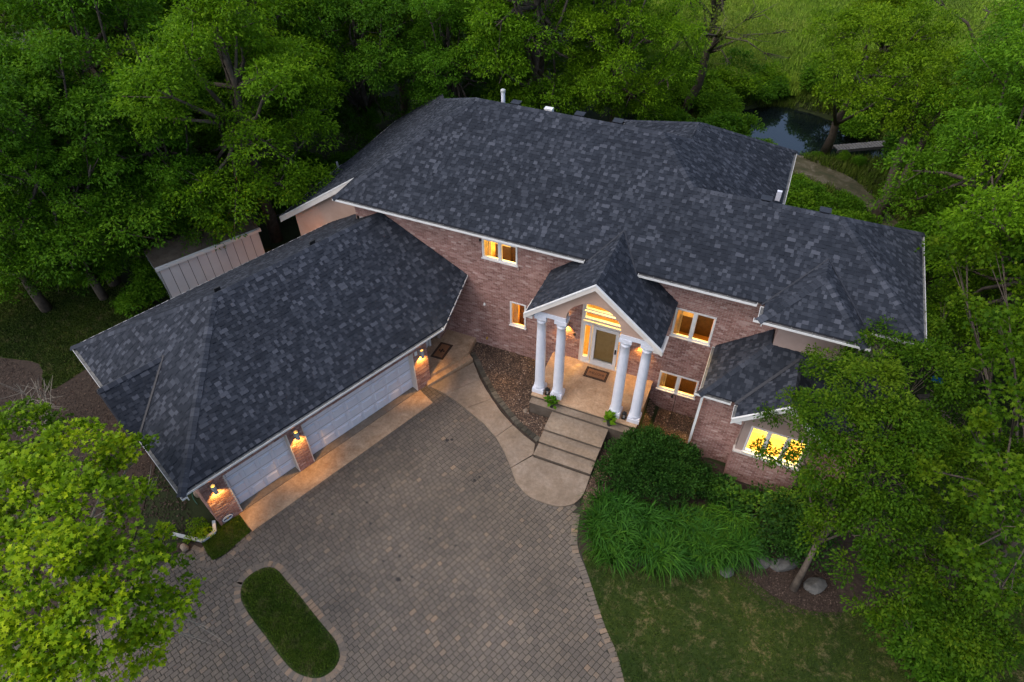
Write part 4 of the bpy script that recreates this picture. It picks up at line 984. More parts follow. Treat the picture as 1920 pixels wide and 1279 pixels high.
# ------------------------------------------------------------------ door mats
def mat_thing(corner, a, b, z, label, text):
    corner = np.array(corner, float); a = np.array(a, float); b = np.array(b, float); la, lb = np.linalg.norm(a), np.linalg.norm(b); ua, ub = a / la, b / lb
    t_ = thing('door_mat', (corner[0], corner[1], z), label, 'door mat', 'door mats')
    c3 = np.array([corner[0], corner[1], z]); A3 = np.array([ua[0], ua[1], 0]); B3 = np.array([ub[0], ub[1], 0])
    MB().obox(c3 + (0, 0, .001), A3 * la, B3 * lb, (0, 0, .012)).build('border', M['rubber'], t_)
    MB().obox(c3 + A3 * .09 + B3 * .09 + (0, 0, .013), A3 * (la - .18), B3 * (lb - .18), (0, 0, .006)).build('centre', M['coir'], t_)
    d_ = MB(); k = .04
    while k < la - .03:
        for y_ in (.045, lb - .045):
            q = c3 + A3 * k + B3 * y_ + (0, 0, .0135); d_.add([q - A3 * .018, q - B3 * .018, q + A3 * .018, q + B3 * .018], [(0, 1, 2, 3)])
        k += .06
    k = .10
    while k < lb - .08:
        for x_ in (.045, la - .045):
            q = c3 + A3 * x_ + B3 * k + (0, 0, .0135); d_.add([q - A3 * .018, q - B3 * .018, q + A3 * .018, q + B3 * .018], [(0, 1, 2, 3)])
        k += .06
    d_.build('border_pattern', M['coir'], t_)
    if text:
        cu_ = bpy.data.curves.new('lettering', 'FONT'); cu_.body = text; cu_.size = .20; cu_.align_x = 'CENTER'; cu_.align_y = 'CENTER'; cu_.extrude = .0015
        tmp = bpy.data.objects.new('tmp', cu_); C.objects.link(tmp); dg = bpy.context.evaluated_depsgraph_get(); me = bpy.data.meshes.new_from_object(tmp.evaluated_get(dg)); bpy.data.objects.remove(tmp)
        me.materials.append(M['rubber']); to = bpy.data.objects.new('lettering', me); C.objects.link(to); to.parent = t_
        cen = c3 + A3 * la / 2 + B3 * lb / 2 + (0, 0, .0215) - np.array([corner[0], corner[1], z]); to.location = tuple(cen); to.rotation_euler = (0, 0, math.atan2(ua[1], ua[0]))
        w_ = max(v.co.x for v in me.vertices) - min(v.co.x for v in me.vertices); s_ = (la - .28) / w_; to.scale = (s_, s_ * 1.25, 1)
    else:
        e_ = MB(); cen = c3 + A3 * la / 2 + B3 * lb / 2 + (0, 0, .0195)
        for dx_, dy_, w1, w2 in ((0, 0, .02, .12), (0, 0, .10, .02), (0, .10, .035, .03), (0, -.10, .035, .03), (.08, 0, .03, .035), (-.08, 0, .03, .035)):
            q = cen + A3 * dx_ + B3 * dy_; e_.obox(q - A3 * w1 - B3 * w2, A3 * 2 * w1, B3 * 2 * w2, (0, 0, .003))
        e_.build('emblem', M['rubber'], t_)
mat_thing((.42, -.80), (.92, 0), (0, .56), .85, 'rectangular mat reading WELCOME in front of the white entry door', 'WELCOME')
mat_thing((-5.31, -1.74), (.02, .93), (-.56, -.02), .34, 'brown mat with a cross shaped emblem on the garage side stoop', None)

# ------------------------------------------------------------------ pots, lanterns, hook, rock
def leaves_ball(c, r, n, size, seed, up=.5):
    rg = np.random.default_rng(seed); P = rg.normal(0, 1, (n, 3)); P /= np.linalg.norm(P, axis=1)[:, None]; P[:, 2] = np.abs(P[:, 2]) * .8
    P = np.array(c) + P * r * rg.uniform(.5, 1, (n, 1)); return P
def leaf_quads(P, outward, size, rg, asp=.5, droop=.3, flat=.6, fold=.15):
    n = len(P); d = outward + rg.normal(0, .55, (n, 3)); d[:, 2] -= droop; d /= np.linalg.norm(d, axis=1)[:, None] + 1e-9
    nr = rg.normal(0, 1 - flat, (n, 3)); nr[:, 2] += flat * 1.6; s = np.cross(d, nr); s /= np.linalg.norm(s, axis=1)[:, None] + 1e-9
    up = np.cross(s, d); L = size * rg.uniform(.65, 1.25, n)[:, None]; W = L * asp * .5
    V = np.empty((n, 4, 3)); V[:, 0] = P; V[:, 1] = P + d * L * .45 + s * W + up * L * fold; V[:, 2] = P + d * L; V[:, 3] = P + d * L * .45 - s * W + up * L * fold
    return V.reshape(-1, 3), np.arange(4 * n).reshape(n, 4)
def pot(u, v, z, label, seed):
    t_ = thing('potted_plant', (u, v, z), label, 'potted plant', 'potted plants at the porch steps')
    MB().lathe([(.085, z), (.12, z + .2), (.13, z + .22), (.11, z + .22)], u, v, 16).build('pot', M['pot'], t_)
    rg = np.random.default_rng(seed); P = np.array([0, 0, .24]) + np.c_[rg.normal(0, .07, (46, 2)), rg.uniform(0, .16, 46)]
    ow = P - np.array([0, 0, .2]); ow /= np.linalg.norm(ow, axis=1)[:, None]
    V_, F_ = leaf_quads(P, ow, .19, rg, .75, .1, .8, .05); np_mesh('leaves', V_, F_, rg.beta(2, 2, len(F_)), M['leaf_bright' if 0 else 'leaf'], t_)
pot(-.20, -2.58, .68, 'leafy green potted plant on the porch edge by the left pair of columns', 3)
pot(2.06, -2.58, .68, 'leafy green potted plant on the porch edge by the right pair of columns', 4)
def lantern(u, v, z, label):
    t_ = thing('lantern', (u, v, z), label, 'lantern', 'lanterns between the porch columns')
    m_ = MB(); m_.box(u - .08, u + .08, v - .08, v + .08, z + .002, z + .03); m_.box(u - .08, u + .08, v - .08, v + .08, z + .26, z + .28)
    for sx in (-1, 1):
        for sy in (-1, 1): m_.box(u + sx * .07 - .008, u + sx * .07 + .008, v + sy * .07 - .008, v + sy * .07 + .008, z + .03, z + .26)
    m_.build('cage', M['black'], t_)
    MB().lathe([(.10, z + .281), (.03, z + .37), (.012, z + .40)], u, v, 4).build('roof', M['black'], t_)
    quad_xz(u - .06, u + .06, v - .06, z + .03, z + .26).build('glass_pane', M['glass'], t_)
    MB().lathe([(.03, z + .031), (.03, z + .14)], u, v, 10).build('candle', M['column'], t_)
lantern(-.53, -2.22, .85, 'small black lantern between the two left porch columns'); lantern(2.48, -2.22, .85, 'small black lantern between the two right porch columns')
t_ = thing('garden_hook', (4.02, -.55, -.52), 'thin black metal hook pole in front of the low basement window', 'garden hook')
MB().tube([(4.02, -.55, -.52), (4.02, -.55, .75), (4.0, -.55, .98), (3.95, -.55, 1.05), (3.88, -.55, 1.0)], [.012] * 5, 6).build('pole', M['black'], t_)
MB().tube([(3.88, -.55, 1.0), (3.88, -.55, .88), (3.90, -.55, .82)], [.03, .05, .01], 8).build('feeder', M['black'], t_)

def rock(c, r, seed, name, label, cat='rock', group=None, mat='boulder'):
    bm = bmesh.new(); bmesh.ops.create_icosphere(bm, subdivisions=2, radius=1)
    rg = np.random.default_rng(seed); off = rg.uniform(-9, 9, 3)
    from mathutils import noise as mn
    for v_ in bm.verts:
        k = 1 + .28 * mn.noise(Vector(v_.co * 1.3 + Vector(off))); v_.co = Vector((v_.co.x * r[0] * k, v_.co.y * r[1] * k, v_.co.z * r[2] * k))
    bm.transform(Matrix.Rotation(rg.uniform(0, 6), 4, 'Z'))
    me = bpy.data.meshes.new(name); bm.to_mesh(me); bm.free(); me.materials.append(M[mat]); o_ = bpy.data.objects.new(name, me); C.objects.link(o_); o_.location = c
    return tag(o_, label, cat, group)
rock((-1.22, -2.72, .07), (.13, .10, .09), 5, 'rock', 'single pale stone on the gravel beside the porch corner', mat='concrete')
for i, (c, r, lb) in enumerate((((8.05, -5.45, -.02), (.36, .26, .2), 'dark grey boulder half hidden under the strappy leaves'), ((8.75, -5.30, .0), (.46, .26, .24), 'pale grey boulder left of the leaning tree trunk'), ((9.75, -5.65, -.03), (.40, .28, .20), 'brownish boulder right of the leaning tree trunk'), ((7.15, -6.25, .02), (.25, .2, .15), 'small brown boulder at the lawn edge by the strappy plants'))):
    rock(c, r, 20 + i, 'boulder', lb, 'boulder', 'boulders along the lawn edge')
rock((-9.35, -12.35, .05), (.16, .12, .12), 31, 'rock', 'rounded reddish stone at the corner of the bed below the garage', mat='concrete')

# ------------------------------------------------------------------ edging blocks and river rock beds
edge = thing('bed_edging', (-2.3, -2.6, 0), 'curved row of dark edging blocks between gravel bed and concrete walk', 'edging')
line = smooth_line([(-4.50, -.72), (-4.12, -1.08), (-3.52, -1.70), (-2.66, -2.48), (-1.98, -2.95), (-1.40, -3.36), (-.84, -3.64), (-.30, -3.86)], 8)
eb = []
for p, d in resample(line, .215):
    n_ = np.array([-d[1], d[0]]); eb.append(paver(p - n_ * .04, d, n_, .195, .21, z=.12 + RNG.uniform(-.006, .006), tint=float(RNG.random()), bev=.012, h=.2))
pieces(eb, 'edging_block', M['edging'], edge)
def pebbles(name, poly, count, zf, size=(.018, .042), z_off=0.0, mat='pebble'):
    P = np.array(poly); lo, hi = P.min(0), P.max(0); pts = RNG.uniform(lo, hi, (count, 2)); pts = pts[inpoly_np(pts, poly)]; n = len(pts)
    base = np.array([(1, 0, 0), (-.5, .87, 0), (-.5, -.87, 0), (0, 0, .8)]) ; base = np.array([(1, .1, .0), (.1, 1, .05), (-1, -.1, 0), (0, -1, .05), (.1, .1, .75)])
    F0 = np.array([(0, 1, 4), (1, 2, 4), (2, 3, 4), (3, 0, 4)]); s = RNG.uniform(*size, n); a = RNG.uniform(0, 6.28, n); ca, sa = np.cos(a), np.sin(a)
    el = RNG.uniform(.6, 1, n); V = np.empty((n, 5, 3))
    for k in range(5):
        x, y, z = base[k]; x = x * s; y = y * s * el; V[:, k, 0] = pts[:, 0] + x * ca - y * sa; V[:, k, 1] = pts[:, 1] + x * sa + y * ca; V[:, k, 2] = np.array([zf(*q) for q in pts]) + z * s + z_off
    F = (F0[None] + (np.arange(n) * 5)[:, None, None]).reshape(-1, 3)
    return tag(np_mesh(name, V.reshape(-1, 3), F, np.repeat(RNG.beta(1.3, 2.2, n), 4), M[mat]), kind='stuff')
bed = [(-4.58, -.02), (-4.50, -.62), (-4.02, -.95), (-3.42, -1.58), (-2.56, -2.36), (-1.90, -2.83), (-1.32, -3.24), (-.78, -3.52), (-.16, -3.72), (-.15, -2.74), (-1.10, -2.74), (-1.10, -.02)]
sheet('bed_soil', [(-4.62, -.02), (-4.6, -.75), (-4.2, -1.12), (-3.55, -1.86), (-2.69, -2.63), (-1.41, -3.52), (-.16, -4.5), (-.12, -2.7), (-1.1, -2.7), (-1.1, -.02)], .035, M['soil'])
structure('gravel_bed', MB().prism(bed, -.05, .10), M['soil'])
pebbles('river_rock', bed, 17000, lambda x, y: .105)
bed2 = [(3.05, -.03), (5.0, -.03), (5.0, -2.0), (4.6, -2.9), (3.1, -2.6)]
pebbles('river_rock_by_the_bay', bed2, 9000, lambda x, y: gz(x, y) + .01)
pebbles('river_rock_by_the_walk', [(2.08, -3.2), (2.5, -3.2), (2.7, -5.2), (2.25, -6.0), (2.06, -5.4)], 2600, lambda x, y: .0)
pebbles('bark_chips', [(7.2, -6.4), (8.9, -6.9), (10.6, -6.4), (10.3, -5.0), (7.8, -5.1)], 5000, lambda x, y: -.01, (.015, .035), mat='chips')
pebbles('bark_chips_by_the_garage', [(-24, -8.4), (-19, -8.8), (-18, -6.4), (-14.2, -8.4), (-9.6, -11.6), (-9.4, -12.4), (-10.5, -14.5), (-13, -17), (-24, -17)], 22000, lambda x, y: -.01, (.02, .05), mat='chips')

# ------------------------------------------------------------------ shed
sh = thing('garden_shed', tuple(gp(1.5, -11, 0)), 'white metal shed with ribbed sides behind the garage', 'shed')
s0 = np.array([-18.45, -3.05, 0]); s1 = np.array([-16.3, 1.0, 0]); sL = np.linalg.norm(s1 - s0); sdv = (s1 - s0) / sL; snv = np.array([-sdv[1], sdv[0], 0])  # away from the garage
MB().obox(s0, sdv * sL, snv * 2.4, (0, 0, 2.0)).build('wall', M['groove'], sh)
k = 0; nP = 11; W_ = sL / nP
for k in range(nP):
    MB().obox(s0 + sdv * (k * W_ + .012) - snv * .02 + (0, 0, .02), sdv * (W_ - .024), snv * .018, (0, 0, 1.96)).build('panel', M['shed'], sh)
for k in range(12):
    MB().obox(s0 - sdv * .05 + snv * (.05 + k * .195) + (0, 0, .02), sdv * .048, snv * .10, (0, 0, 1.95)).build('rib', M['metal'], sh)
MB().obox(s0 - sdv * .12 - snv * .12 + (0, 0, 2.0), sdv * (sL + .24), snv * .14, (0, 0, .14)).build('fascia', M['white'], sh)
rm = MB(); q = s0 - sdv * .12 + snv * .025; rm.add([q + (0, 0, 2.06), q + sdv * (sL + .24) + (0, 0, 2.06), q + sdv * (sL + .24) + snv * 1.25 + (0, 0, 2.34), q + snv * 1.25 + (0, 0, 2.34), q + snv * 2.6 + (0, 0, 2.02), q + sdv * (sL + .24) + snv * 2.6 + (0, 0, 2.02)], [(0, 1, 2, 3), (3, 2, 5, 4)]); rm.build('roof', M['shedroof'], sh)
# rail beyond the shed
fr = thing('metal_rail', (-17.8, 3.3, 0), 'thin metal rail frame on the ground behind the garage', 'rail')
for a_, b_ in (((-18.5, 2.2, 0), (-18.3, 2.7, 1.0)), ((-17.7, 3.4, 0), (-17.6, 3.6, 1.0)), ((-16.6, 4.3, 0), (-16.5, 4.5, 1.0))): MB().tube([a_, b_], [.025, .025], 6).build('post', M['wood'], fr)
MB().tube([(-18.3, 2.7, 1.0), (-16.5, 4.5, 1.0), (-15.0, 5.2, 1.0)], [.025] * 3, 6).build('rail', M['wood'], fr)

# ------------------------------------------------------------------ dock, stone path, hose, blue thing
dk = thing('wooden_footbridge', (9.2, 24.3, 0), 'grey plank footbridge over the stream beside the pond', 'footbridge')
p0, p1 = np.array([8.3, 23.4, .12]), np.array([11.2, 25.2, .12]); dd_ = (p1 - p0); Ld = np.linalg.norm(dd_); dd_ /= Ld; nd = np.array([-dd_[1], dd_[0], 0])
for k in range(int(Ld / .2)): MB().obox(p0 + dd_ * (k * .2) - nd * .32, dd_ * .17, nd * .64, (0, 0, .04)).build('plank', M['wood'], dk)
for s_ in (-.29, .23): MB().obox(p0 + nd * s_ - (0, 0, .16), dd_ * Ld, nd * .06, (0, 0, .15)).build('beam', M['wood'], dk)
sp = thing('stone_path', (13.6, 2.6, 0), 'narrow path of flat stones under the trees right of the house', 'path')
its = []
for k in range(16):
    c = np.array([12.7 + k * .12, 4.1 - k * .21]); 
    its.append(paver(c, (.496, -.868), (.868, .496), .22, .65, z=.01, tint=float(RNG.random()), bev=.02))
pieces(its, 'flat_stone', M['paver'], sp)
tag(MB().tube(smooth_line([(-10.1, -10.9, .02), (-10.5, -10.7, .02), (-11.0, -10.2, .02), (-11.2, -9.6, .02), (-11.5, -9.3, .02)], 6), [.015] * 25, 6).build('garden_hose', M['hose']), 'green garden hose lying on the mulch by the garage corner', 'hose')
tag(MB().box(13.25, 13.65, 5.1, 5.3, .0, .12).box(13.3, 13.45, 5.3, 5.38, .02, .08).build('blue_toy', M['blue']), 'small bright blue plastic object lying beyond the right eave', 'toy')
tag(MB().lathe([(.14, -.03), (.16, .10), (.12, .24), (.05, .28)], -10.35, -10.55, 8).build('utility_cap', M['concrete']), 'small tan utility cover on the mulch by the garage corner', 'utility cover')

# ------------------------------------------------------------------ vegetation
def unit(rg, n):
    P = rg.normal(0, 1, (n, 3)); return P / np.linalg.norm(P, axis=1)[:, None]
def maple_leaves(P, out, size, rg):
    """five pointed leaves, one polygon each"""
    n = len(P); d = out + rg.normal(0, .6, (n, 3)); d[:, 2] -= .25; d /= np.linalg.norm(d, axis=1)[:, None]
    nr = rg.normal(0, .55, (n, 3)); nr[:, 2] += 1; s = np.cross(d, nr); s /= np.linalg.norm(s, axis=1)[:, None]; up = np.cross(s, d)
    shp = np.array([(0, 0, 0), (.10, .42, .02), (-.02, .50, 0), (.42, .30, .05), (.55, .40, 0), (.62, .14, .04), (1.0, 0, -.06), (.62, -.14, .04), (.55, -.40, 0), (.42, -.30, .05), (-.02, -.50, 0), (.10, -.42, .02)])
    shp = np.array([(0, 0, 0), (-.05, .42, -.03), (.30, .22, .04), (.52, .50, -.03), (.60, .16, .04), (1.0, 0, -.08), (.60, -.16, .04), (.52, -.50, -.03), (.30, -.22, .04), (-.05, -.42, -.03)])
    L = size * rg.uniform(.6, 1.25, n); k = len(shp); V = np.empty((n, k, 3))
    for i, (x, y, z) in enumerate(shp): V[:, i] = P + (d * x + s * y + up * z) * L[:, None]
    return V.reshape(-1, 3), np.arange(k * n).reshape(n, k)
def crown(blobs, seed, clump_r=.42, per=60, density=1.0, size=.15, asp=.5, droop=.35, kind='leaf', flat=.6, updown=.55):
    """blobs: (x, y, z, r). Leaf clumps sit in each blob's shell, so lobes with gaps show"""
    rg = np.random.default_rng(seed); PP = []; OO = []; TT = []
    for x, y, z, r in blobs:
        nC = max(6, int(density * 9.5 * r * r / (clump_r ** 2) * .42))
        D = unit(rg, nC); D[:, 2] = np.where(D[:, 2] < -.35, -D[:, 2], D[:, 2])
        rad = r * rg.uniform(.50, 1.08, nC) ** .7; c = np.array([x, y, z]) + D * rad[:, None] * np.array([1, 1, .8])
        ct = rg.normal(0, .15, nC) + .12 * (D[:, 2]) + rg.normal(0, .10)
        for i in range(nC):
            m_ = int(per * rg.uniform(.6, 1.3)); q = rg.normal(0, 1, (m_, 3)); q /= np.linalg.norm(q, axis=1)[:, None]; q *= (rg.uniform(0, 1, (m_, 1)) ** .45) * clump_r * rg.uniform(.7, 1.25)
            q[:, 2] *= updown; rr = np.hypot(q[:, 0], q[:, 1]); q[:, 2] -= (rr / clump_r) ** 2 * clump_r * .28
            o_ = q / (np.linalg.norm(q, axis=1)[:, None] + 1e-6) * .9 + D[i] * .5
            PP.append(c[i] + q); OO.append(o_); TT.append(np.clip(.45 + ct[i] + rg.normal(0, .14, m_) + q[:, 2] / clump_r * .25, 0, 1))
    P = np.concatenate(PP); O = np.concatenate(OO); T = np.concatenate(TT)
    if kind == 'maple': V_, F_ = maple_leaves(P, O, size, rg)
    else: V_, F_ = leaf_quads(P, O, size, rg, asp, droop, flat)
    return V_, F_, T
def limbs(base, top, blobs, seed, r0=.22, mat='bark', parent=None, name='trunk', fork=None):
    rg = np.random.default_rng(seed); base, top = np.array(base, float), np.array(top, float); N = 7
    pts = [base + (top - base) * (i / (N - 1)) + (rg.normal(0, .12, 3) * np.array([1, 1, 0]) if 0 < i else 0) for i in range(N)]
    m_ = MB(); m_.tube(pts, [r0 * (1.25 if i == 0 else 1) * (1 - .6 * i / (N - 1)) for i in range(N)], 10); tr = m_.build(name, M[mat], parent, smooth=True, origin=(0, 0, 0)) if parent is None else m_.build(name, M[mat], parent, smooth=True)
    b_ = MB()
    for x, y, z, r in blobs:
        e = np.array([x, y, z]); k = rg.integers(2, N - 1); s_ = pts[k]; mid = (s_ + e) / 2 + rg.normal(0, .2, 3) + (0, 0, .15)
        rr = r0 * (1 - .6 * k / (N - 1)) * .5
        b_.tube([s_, mid, e], [rr, rr * .6, rr * .22], 6)
        for _ in range(4):
            dv = unit(rg, 1)[0]; dv[2] = abs(dv[2]) * .4; e2 = e + dv * r * .9; b_.tube([mid * .4 + e * .6, (e + e2) / 2 + rg.normal(0, .08, 3), e2], [rr * .3, rr * .18, .008], 5)
    b_.build('branches', M[mat], parent, smooth=True)

# template crowns in their own space; base of the tree at the origin
def rand_blobs(seed, R_, H_, zc, n, rb):
    rg = np.random.default_rng(seed); out = []
    for i in range(n):
        while True:
            d = unit(rg, 1)[0]; k = rg.uniform(.45, .95) ** .6; p = np.array([d[0] * R_ * k, d[1] * R_ * k, zc + d[2] * H_ * k])
            if all(np.linalg.norm(p - np.array(o_[:3])) > rb * .75 for o_ in out) or rg.random() < .05: break
        out.append((*p, rb * rg.uniform(.7, 1.15)))
    out.append((0, 0, zc + H_ * .55, rb * 1.1)); out.append((0, 0, zc, rb)); return out
TEMPL = {}
def template(key, seed, R_, H_, zc, n, rb, mat, **kw):
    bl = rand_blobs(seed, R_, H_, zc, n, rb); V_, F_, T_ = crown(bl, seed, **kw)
    cr_ = np_mesh('crown', V_, F_, T_, M[mat]); bpy.data.objects.remove(cr_.id_data) if 0 else None
    me = cr_.data; bpy.data.objects.remove(cr_)
    hold = bpy.data.objects.new('hold', None); WORLD['hold'] = np.zeros(3)
    m_ = MB(); rg = np.random.default_rng(seed); N = 7; pts = [np.array([rg.normal(0, .12) * i / 3, rg.normal(0, .12) * i / 3, -.1 + (zc + H_ * .5) * i / (N - 1)]) for i in range(N)]
    m_.tube(pts, [.30 * (1 - .7 * i / (N - 1)) for i in range(N)], 9); b_ = MB()
    for x, y, z, r in bl:
        e = np.array([x, y, z]); k = rg.integers(2, N - 1); s_ = pts[k]; mid = (s_ + e) / 2 + rg.normal(0, .25, 3); b_.tube([s_, mid, e], [.12, .07, .03], 5)
        for _ in range(3):
            dv = unit(rg, 1)[0]; b_.tube([mid * .3 + e * .7, e + dv * r * .9], [.035, .008], 4)
    def mk(mb, nm):
        me_ = bpy.data.meshes.new(nm); me_.from_pydata([tuple(p) for p in mb.v], [], mb.f); me_.materials.append(M['bark']); me_.polygons.foreach_set('use_smooth', [True] * len(me_.polygons)); return me_
    TEMPL[key] = (me, mk(m_, 'trunk'), mk(b_, 'branches')); bpy.data.objects.remove(hold)
template('ash', 11, 3.8, 5.0, 6.2, 30, 1.35, 'leaf', clump_r=.38, per=44, size=.145, asp=.46)
template('ash2', 12, 3.9, 5.0, 6.2, 28, 1.45, 'leaf', clump_r=.42, per=50, size=.15, asp=.46, updown=.45)
template('dark', 13, 4.0, 5.2, 6.0, 28, 1.4, 'leaf_dark', clump_r=.42, per=46, size=.155, asp=.5)
template('bright', 14, 3.5, 4.2, 6.2, 24, 1.3, 'leaf_bright', clump_r=.38, per=46, size=.14, asp=.5)
template('willow', 15, 3.8, 3.6, 6.8, 13, 1.5, 'leaf_willow', clump_r=.5, per=46, size=.20, asp=.22, droop=1.0, density=.6)
def place(key, u, v, s, rz, label, name='tree', group='trees round the house', sz=1.0, cat='tree'):
    t_ = thing(name, (u, v, gz(u, v) - .02), label, cat, group); t_.rotation_euler = (0, 0, rz); t_.scale = (s, s, s * sz)
    for me_, nm in zip(TEMPL[key], ('crown', 'trunk', 'branches')):
        o_ = bpy.data.objects.new(nm, me_); C.objects.link(o_); o_.parent = t_
    return t_
#TREES
trees = [
 ('ash', -17.3, 2.9, 1.12, .3, 'big leafy tree towering directly behind the white shed'),
 ('ash2', -19.9, .6, .80, 2.1, 'smaller tree whose drooping boughs hang over the white shed roof'),
 ('dark', -22.2, -3.0, 1.0, 1.0, 'dark round crowned tree above the side lawn at the left edge'),
 ('ash2', -21.8, -4.0, .72, 3.4, 'low drooping tree at the back edge of the side lawn'),
 ('ash', -23.6, -5.6, .85, 5.4, 'low round tree at the far end of the side lawn, by the left edge'),
 ('ash2', -24.0, 1.8, 1.15, 4.0, 'broad tree left of the big tree behind the shed, near the left edge'),
 ('ash', -20.5, 8.3, 1.1, 5.0, 'tree rising behind the big tree that stands by the shed'),
 ('dark', -27.5, 6.5, 1.2, .5, 'dark tree in the upper left corner'),
 ('dark', -17.2, 12.4, .95, 3.0, 'dark shaded tree behind the left end of the roof'),
 ('bright', -18.0, 17.5, 1.15, 1.5, 'yellowish green tree behind the left end of the roof, further back'),
 ('ash', -12.6, 14.2, .85, 2.5, 'lower bushy tree just behind the left roof peak'),
 ('ash2', -8.6, 17.0, 1.12, .9, 'wide bright tree right behind the middle of the roof ridge'),
 ('ash', -4.2, 18.2, .98, 3.6, 'tree behind the roof ridge right of the wide bright tree'),
 ('dark', -26, 16, 1.3, 2.2, 'dark tree deep in the wood, far upper left'),
 ('bright', -23.5, 21, 1.2, .2, 'yellow green tree deep in the wood, upper left'),
 ('dark', -13.5, 23.5, 1.25, 4.4, 'dark tree deep in the wood beyond the left roof peak'),
 ('ash2', -8.0, 27.0, 1.2, 5.2, 'tree deep in the wood beyond the wide bright tree'),
 ('ash', 14.2, 16.8, 1.0, 1.9, 'tree standing right of the stream and plank footbridge'),
 ('willow', 14.5, 26.5, 1.1, .8, 'hazy sparse tree in the upper right corner'),
 ('bright', 9.5, 31.5, .85, 4.8, 'light green tree at the meadow edge, upper right'),
 ('ash2', 13.6, 10.8, 1.02, 3.3, 'large tree whose boughs arch down right of the back wing'),
 ('ash', 14.6, 5.6, .98, 5.5, 'tree beside the right end gutter of the house'),
 ('dark', 18.5, 13, 1.1, 1.2, 'dark tree at the right edge beyond the arching boughs'),
 ('ash2', 19.0, 21, 1.15, 2.0, 'tree at the right edge behind the stream'),
 ('dark', 17.5, 3.0, 1.0, .1, 'dark tree at the right edge beside the stone path'),
 ('ash', -31, -2, 1.2, 1.2, 'tree at the far left behind the side lawn'),
 ('ash2', -33, 8, 1.3, 2.2, 'tree at the far left deep in the wood'),
 ('dark', -20, 29, 1.3, .6, 'tree at the top edge deep in the wood above the yellow green one'),
 ('ash', -29, 25, 1.4, 3.6, 'tree at the top left edge deep in the wood'),
 ('dark', -38, 17, 1.4, 3.1, 'tree at the extreme upper left of the wood'),
 ('willow', -1.2, 30.0, 1.0, 4.9, 'greyish fine leaved tree standing by the meadow'),
 ('dark', 24, 9, 1.2, 4.9, 'tree beyond the right edge of the view'),
 ('ash', 25, 27, 1.3, 2.9, 'tree far beyond the upper right corner'),
]
for k, u, v, s, rz, lb in trees: place(k, u, v, s, rz, lb)

# willow with a forked bare trunk by the pond
def custom_tree(name, base, top, blobs, label, cat, mat, seed, r0, **kw):
    t_ = thing(name, base, label, cat, kw.pop('group', 'trees round the house')); bk_ = kw.pop('bark', 'bark')
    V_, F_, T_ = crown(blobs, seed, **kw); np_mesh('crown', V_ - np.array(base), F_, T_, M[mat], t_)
    limbs(base, top, blobs, seed, r0, bk_, t_); return t_
wb = [(1.91, 21.0, 6.5, 1.44), (3.49, 22.63, 5.0, 1.21), (0.37, 18.99, 7.5, 1.51), (-1.66, 19.72, 7.0, 1.29), (2.16, 20.62, 8.0, 1.66), (3.9, 24.16, 6.0, 1.21), (1.28, 22.27, 4.5, 1.08), (-0.66, 20.38, 5.5, 0.74)]
custom_tree('willow_tree', (-1.0, 24.6, 0), (.2, 23.4, 6.6), wb, 'tall airy tree with a forked brown trunk beside the pond', 'tree', 'leaf_willow', 41, .32, clump_r=.45, per=44, size=.15, asp=.25, droop=1.0, density=.8)
bright_blobs = [(6.64, 17.06, 7.0, 1.27), (7.64, 18.86, 8.0, 1.79), (9.66, 17.63, 7.0, 1.62), (8.19, 16.35, 6.0, 1.21), (6.76, 16.38, 6.0, 0.77), (10.95, 16.87, 6.0, 1.49), (10.19, 16.14, 5.0, 0.88), (5.95, 18.92, 8.0, 1.3), (9.75, 20.45, 8.0, 1.81), (11.49, 18.37, 7.0, 1.5)]
custom_tree('tree', (7.8, 23.0, -.05), (8.0, 21.0, 6.4), bright_blobs, 'bright tree with leaning bare trunk at the pond bank next to the footbridge', 'tree', 'leaf_bright', 43, .26, clump_r=.38, per=46, size=.14, density=1.1)
mt = thing('bare_tree', (10.8, 16.5, 0), 'thick twin trunk rising behind the lower roof ridge', 'tree')
MB().tube([(10.75, 16.3, -.1), (10.85, 16.5, 1.6), (10.7, 16.8, 3.4), (10.4, 16.9, 6.4)], [.34, .27, .24, .18], 10).tube([(10.9, 16.4, .5), (11.25, 16.6, 2.2), (11.4, 16.9, 4.4), (11.7, 17.2, 6.4)], [.2, .2, .17, .12], 10).build('trunk', M['bark'], mt, smooth=True)

maple_blobs = [(-13.1, -12.73, 4.5, 1.2), (-10.52, -12.65, 5.0, 1.05), (-9.95, -12.1, 4.5, .62), (-9.95, -11.55, 4.2, .38), (-9.54, -14.4, 6.0, 1.1), (-7.9, -14.15, 6.2, 1.0), (-8.54, -12.95, 4.5, .55), (-7.08, -15.45, 6.5, 1.05), (-6.2, -14.95, 6.0, .85), (-6.3, -14.2, 4.5, .5), (-5.65, -14.45, 4.0, .42), (-5.3, -15.3, 5.0, .7), (-5.6, -16.1, 6.0, .85), (-6.63, -16.67, 6.0, 1.0), (-5.6, -17.0, 5.5, .75), (-5.3, -15.95, 4.5, .6), (-7.09, -17.42, 5.0, .85), (-8.76, -15.88, 6.0, .95), (-11.66, -14.08, 5.0, 1.05), (-7.3, -13.55, 4.0, .35), (-9.2, -17.2, 5.0, 1.0), (-11, -16, 5, 1.1)]
custom_tree('maple_tree', (-10.4, -15.0, -.02), (-9.6, -15.2, 5.2), maple_blobs, 'yellow green maple filling the lower left corner', 'tree', 'leaf_maple', 51, .2, clump_r=.28, per=30, size=.13, kind='maple', density=.95, bark='twig', updown=.45)
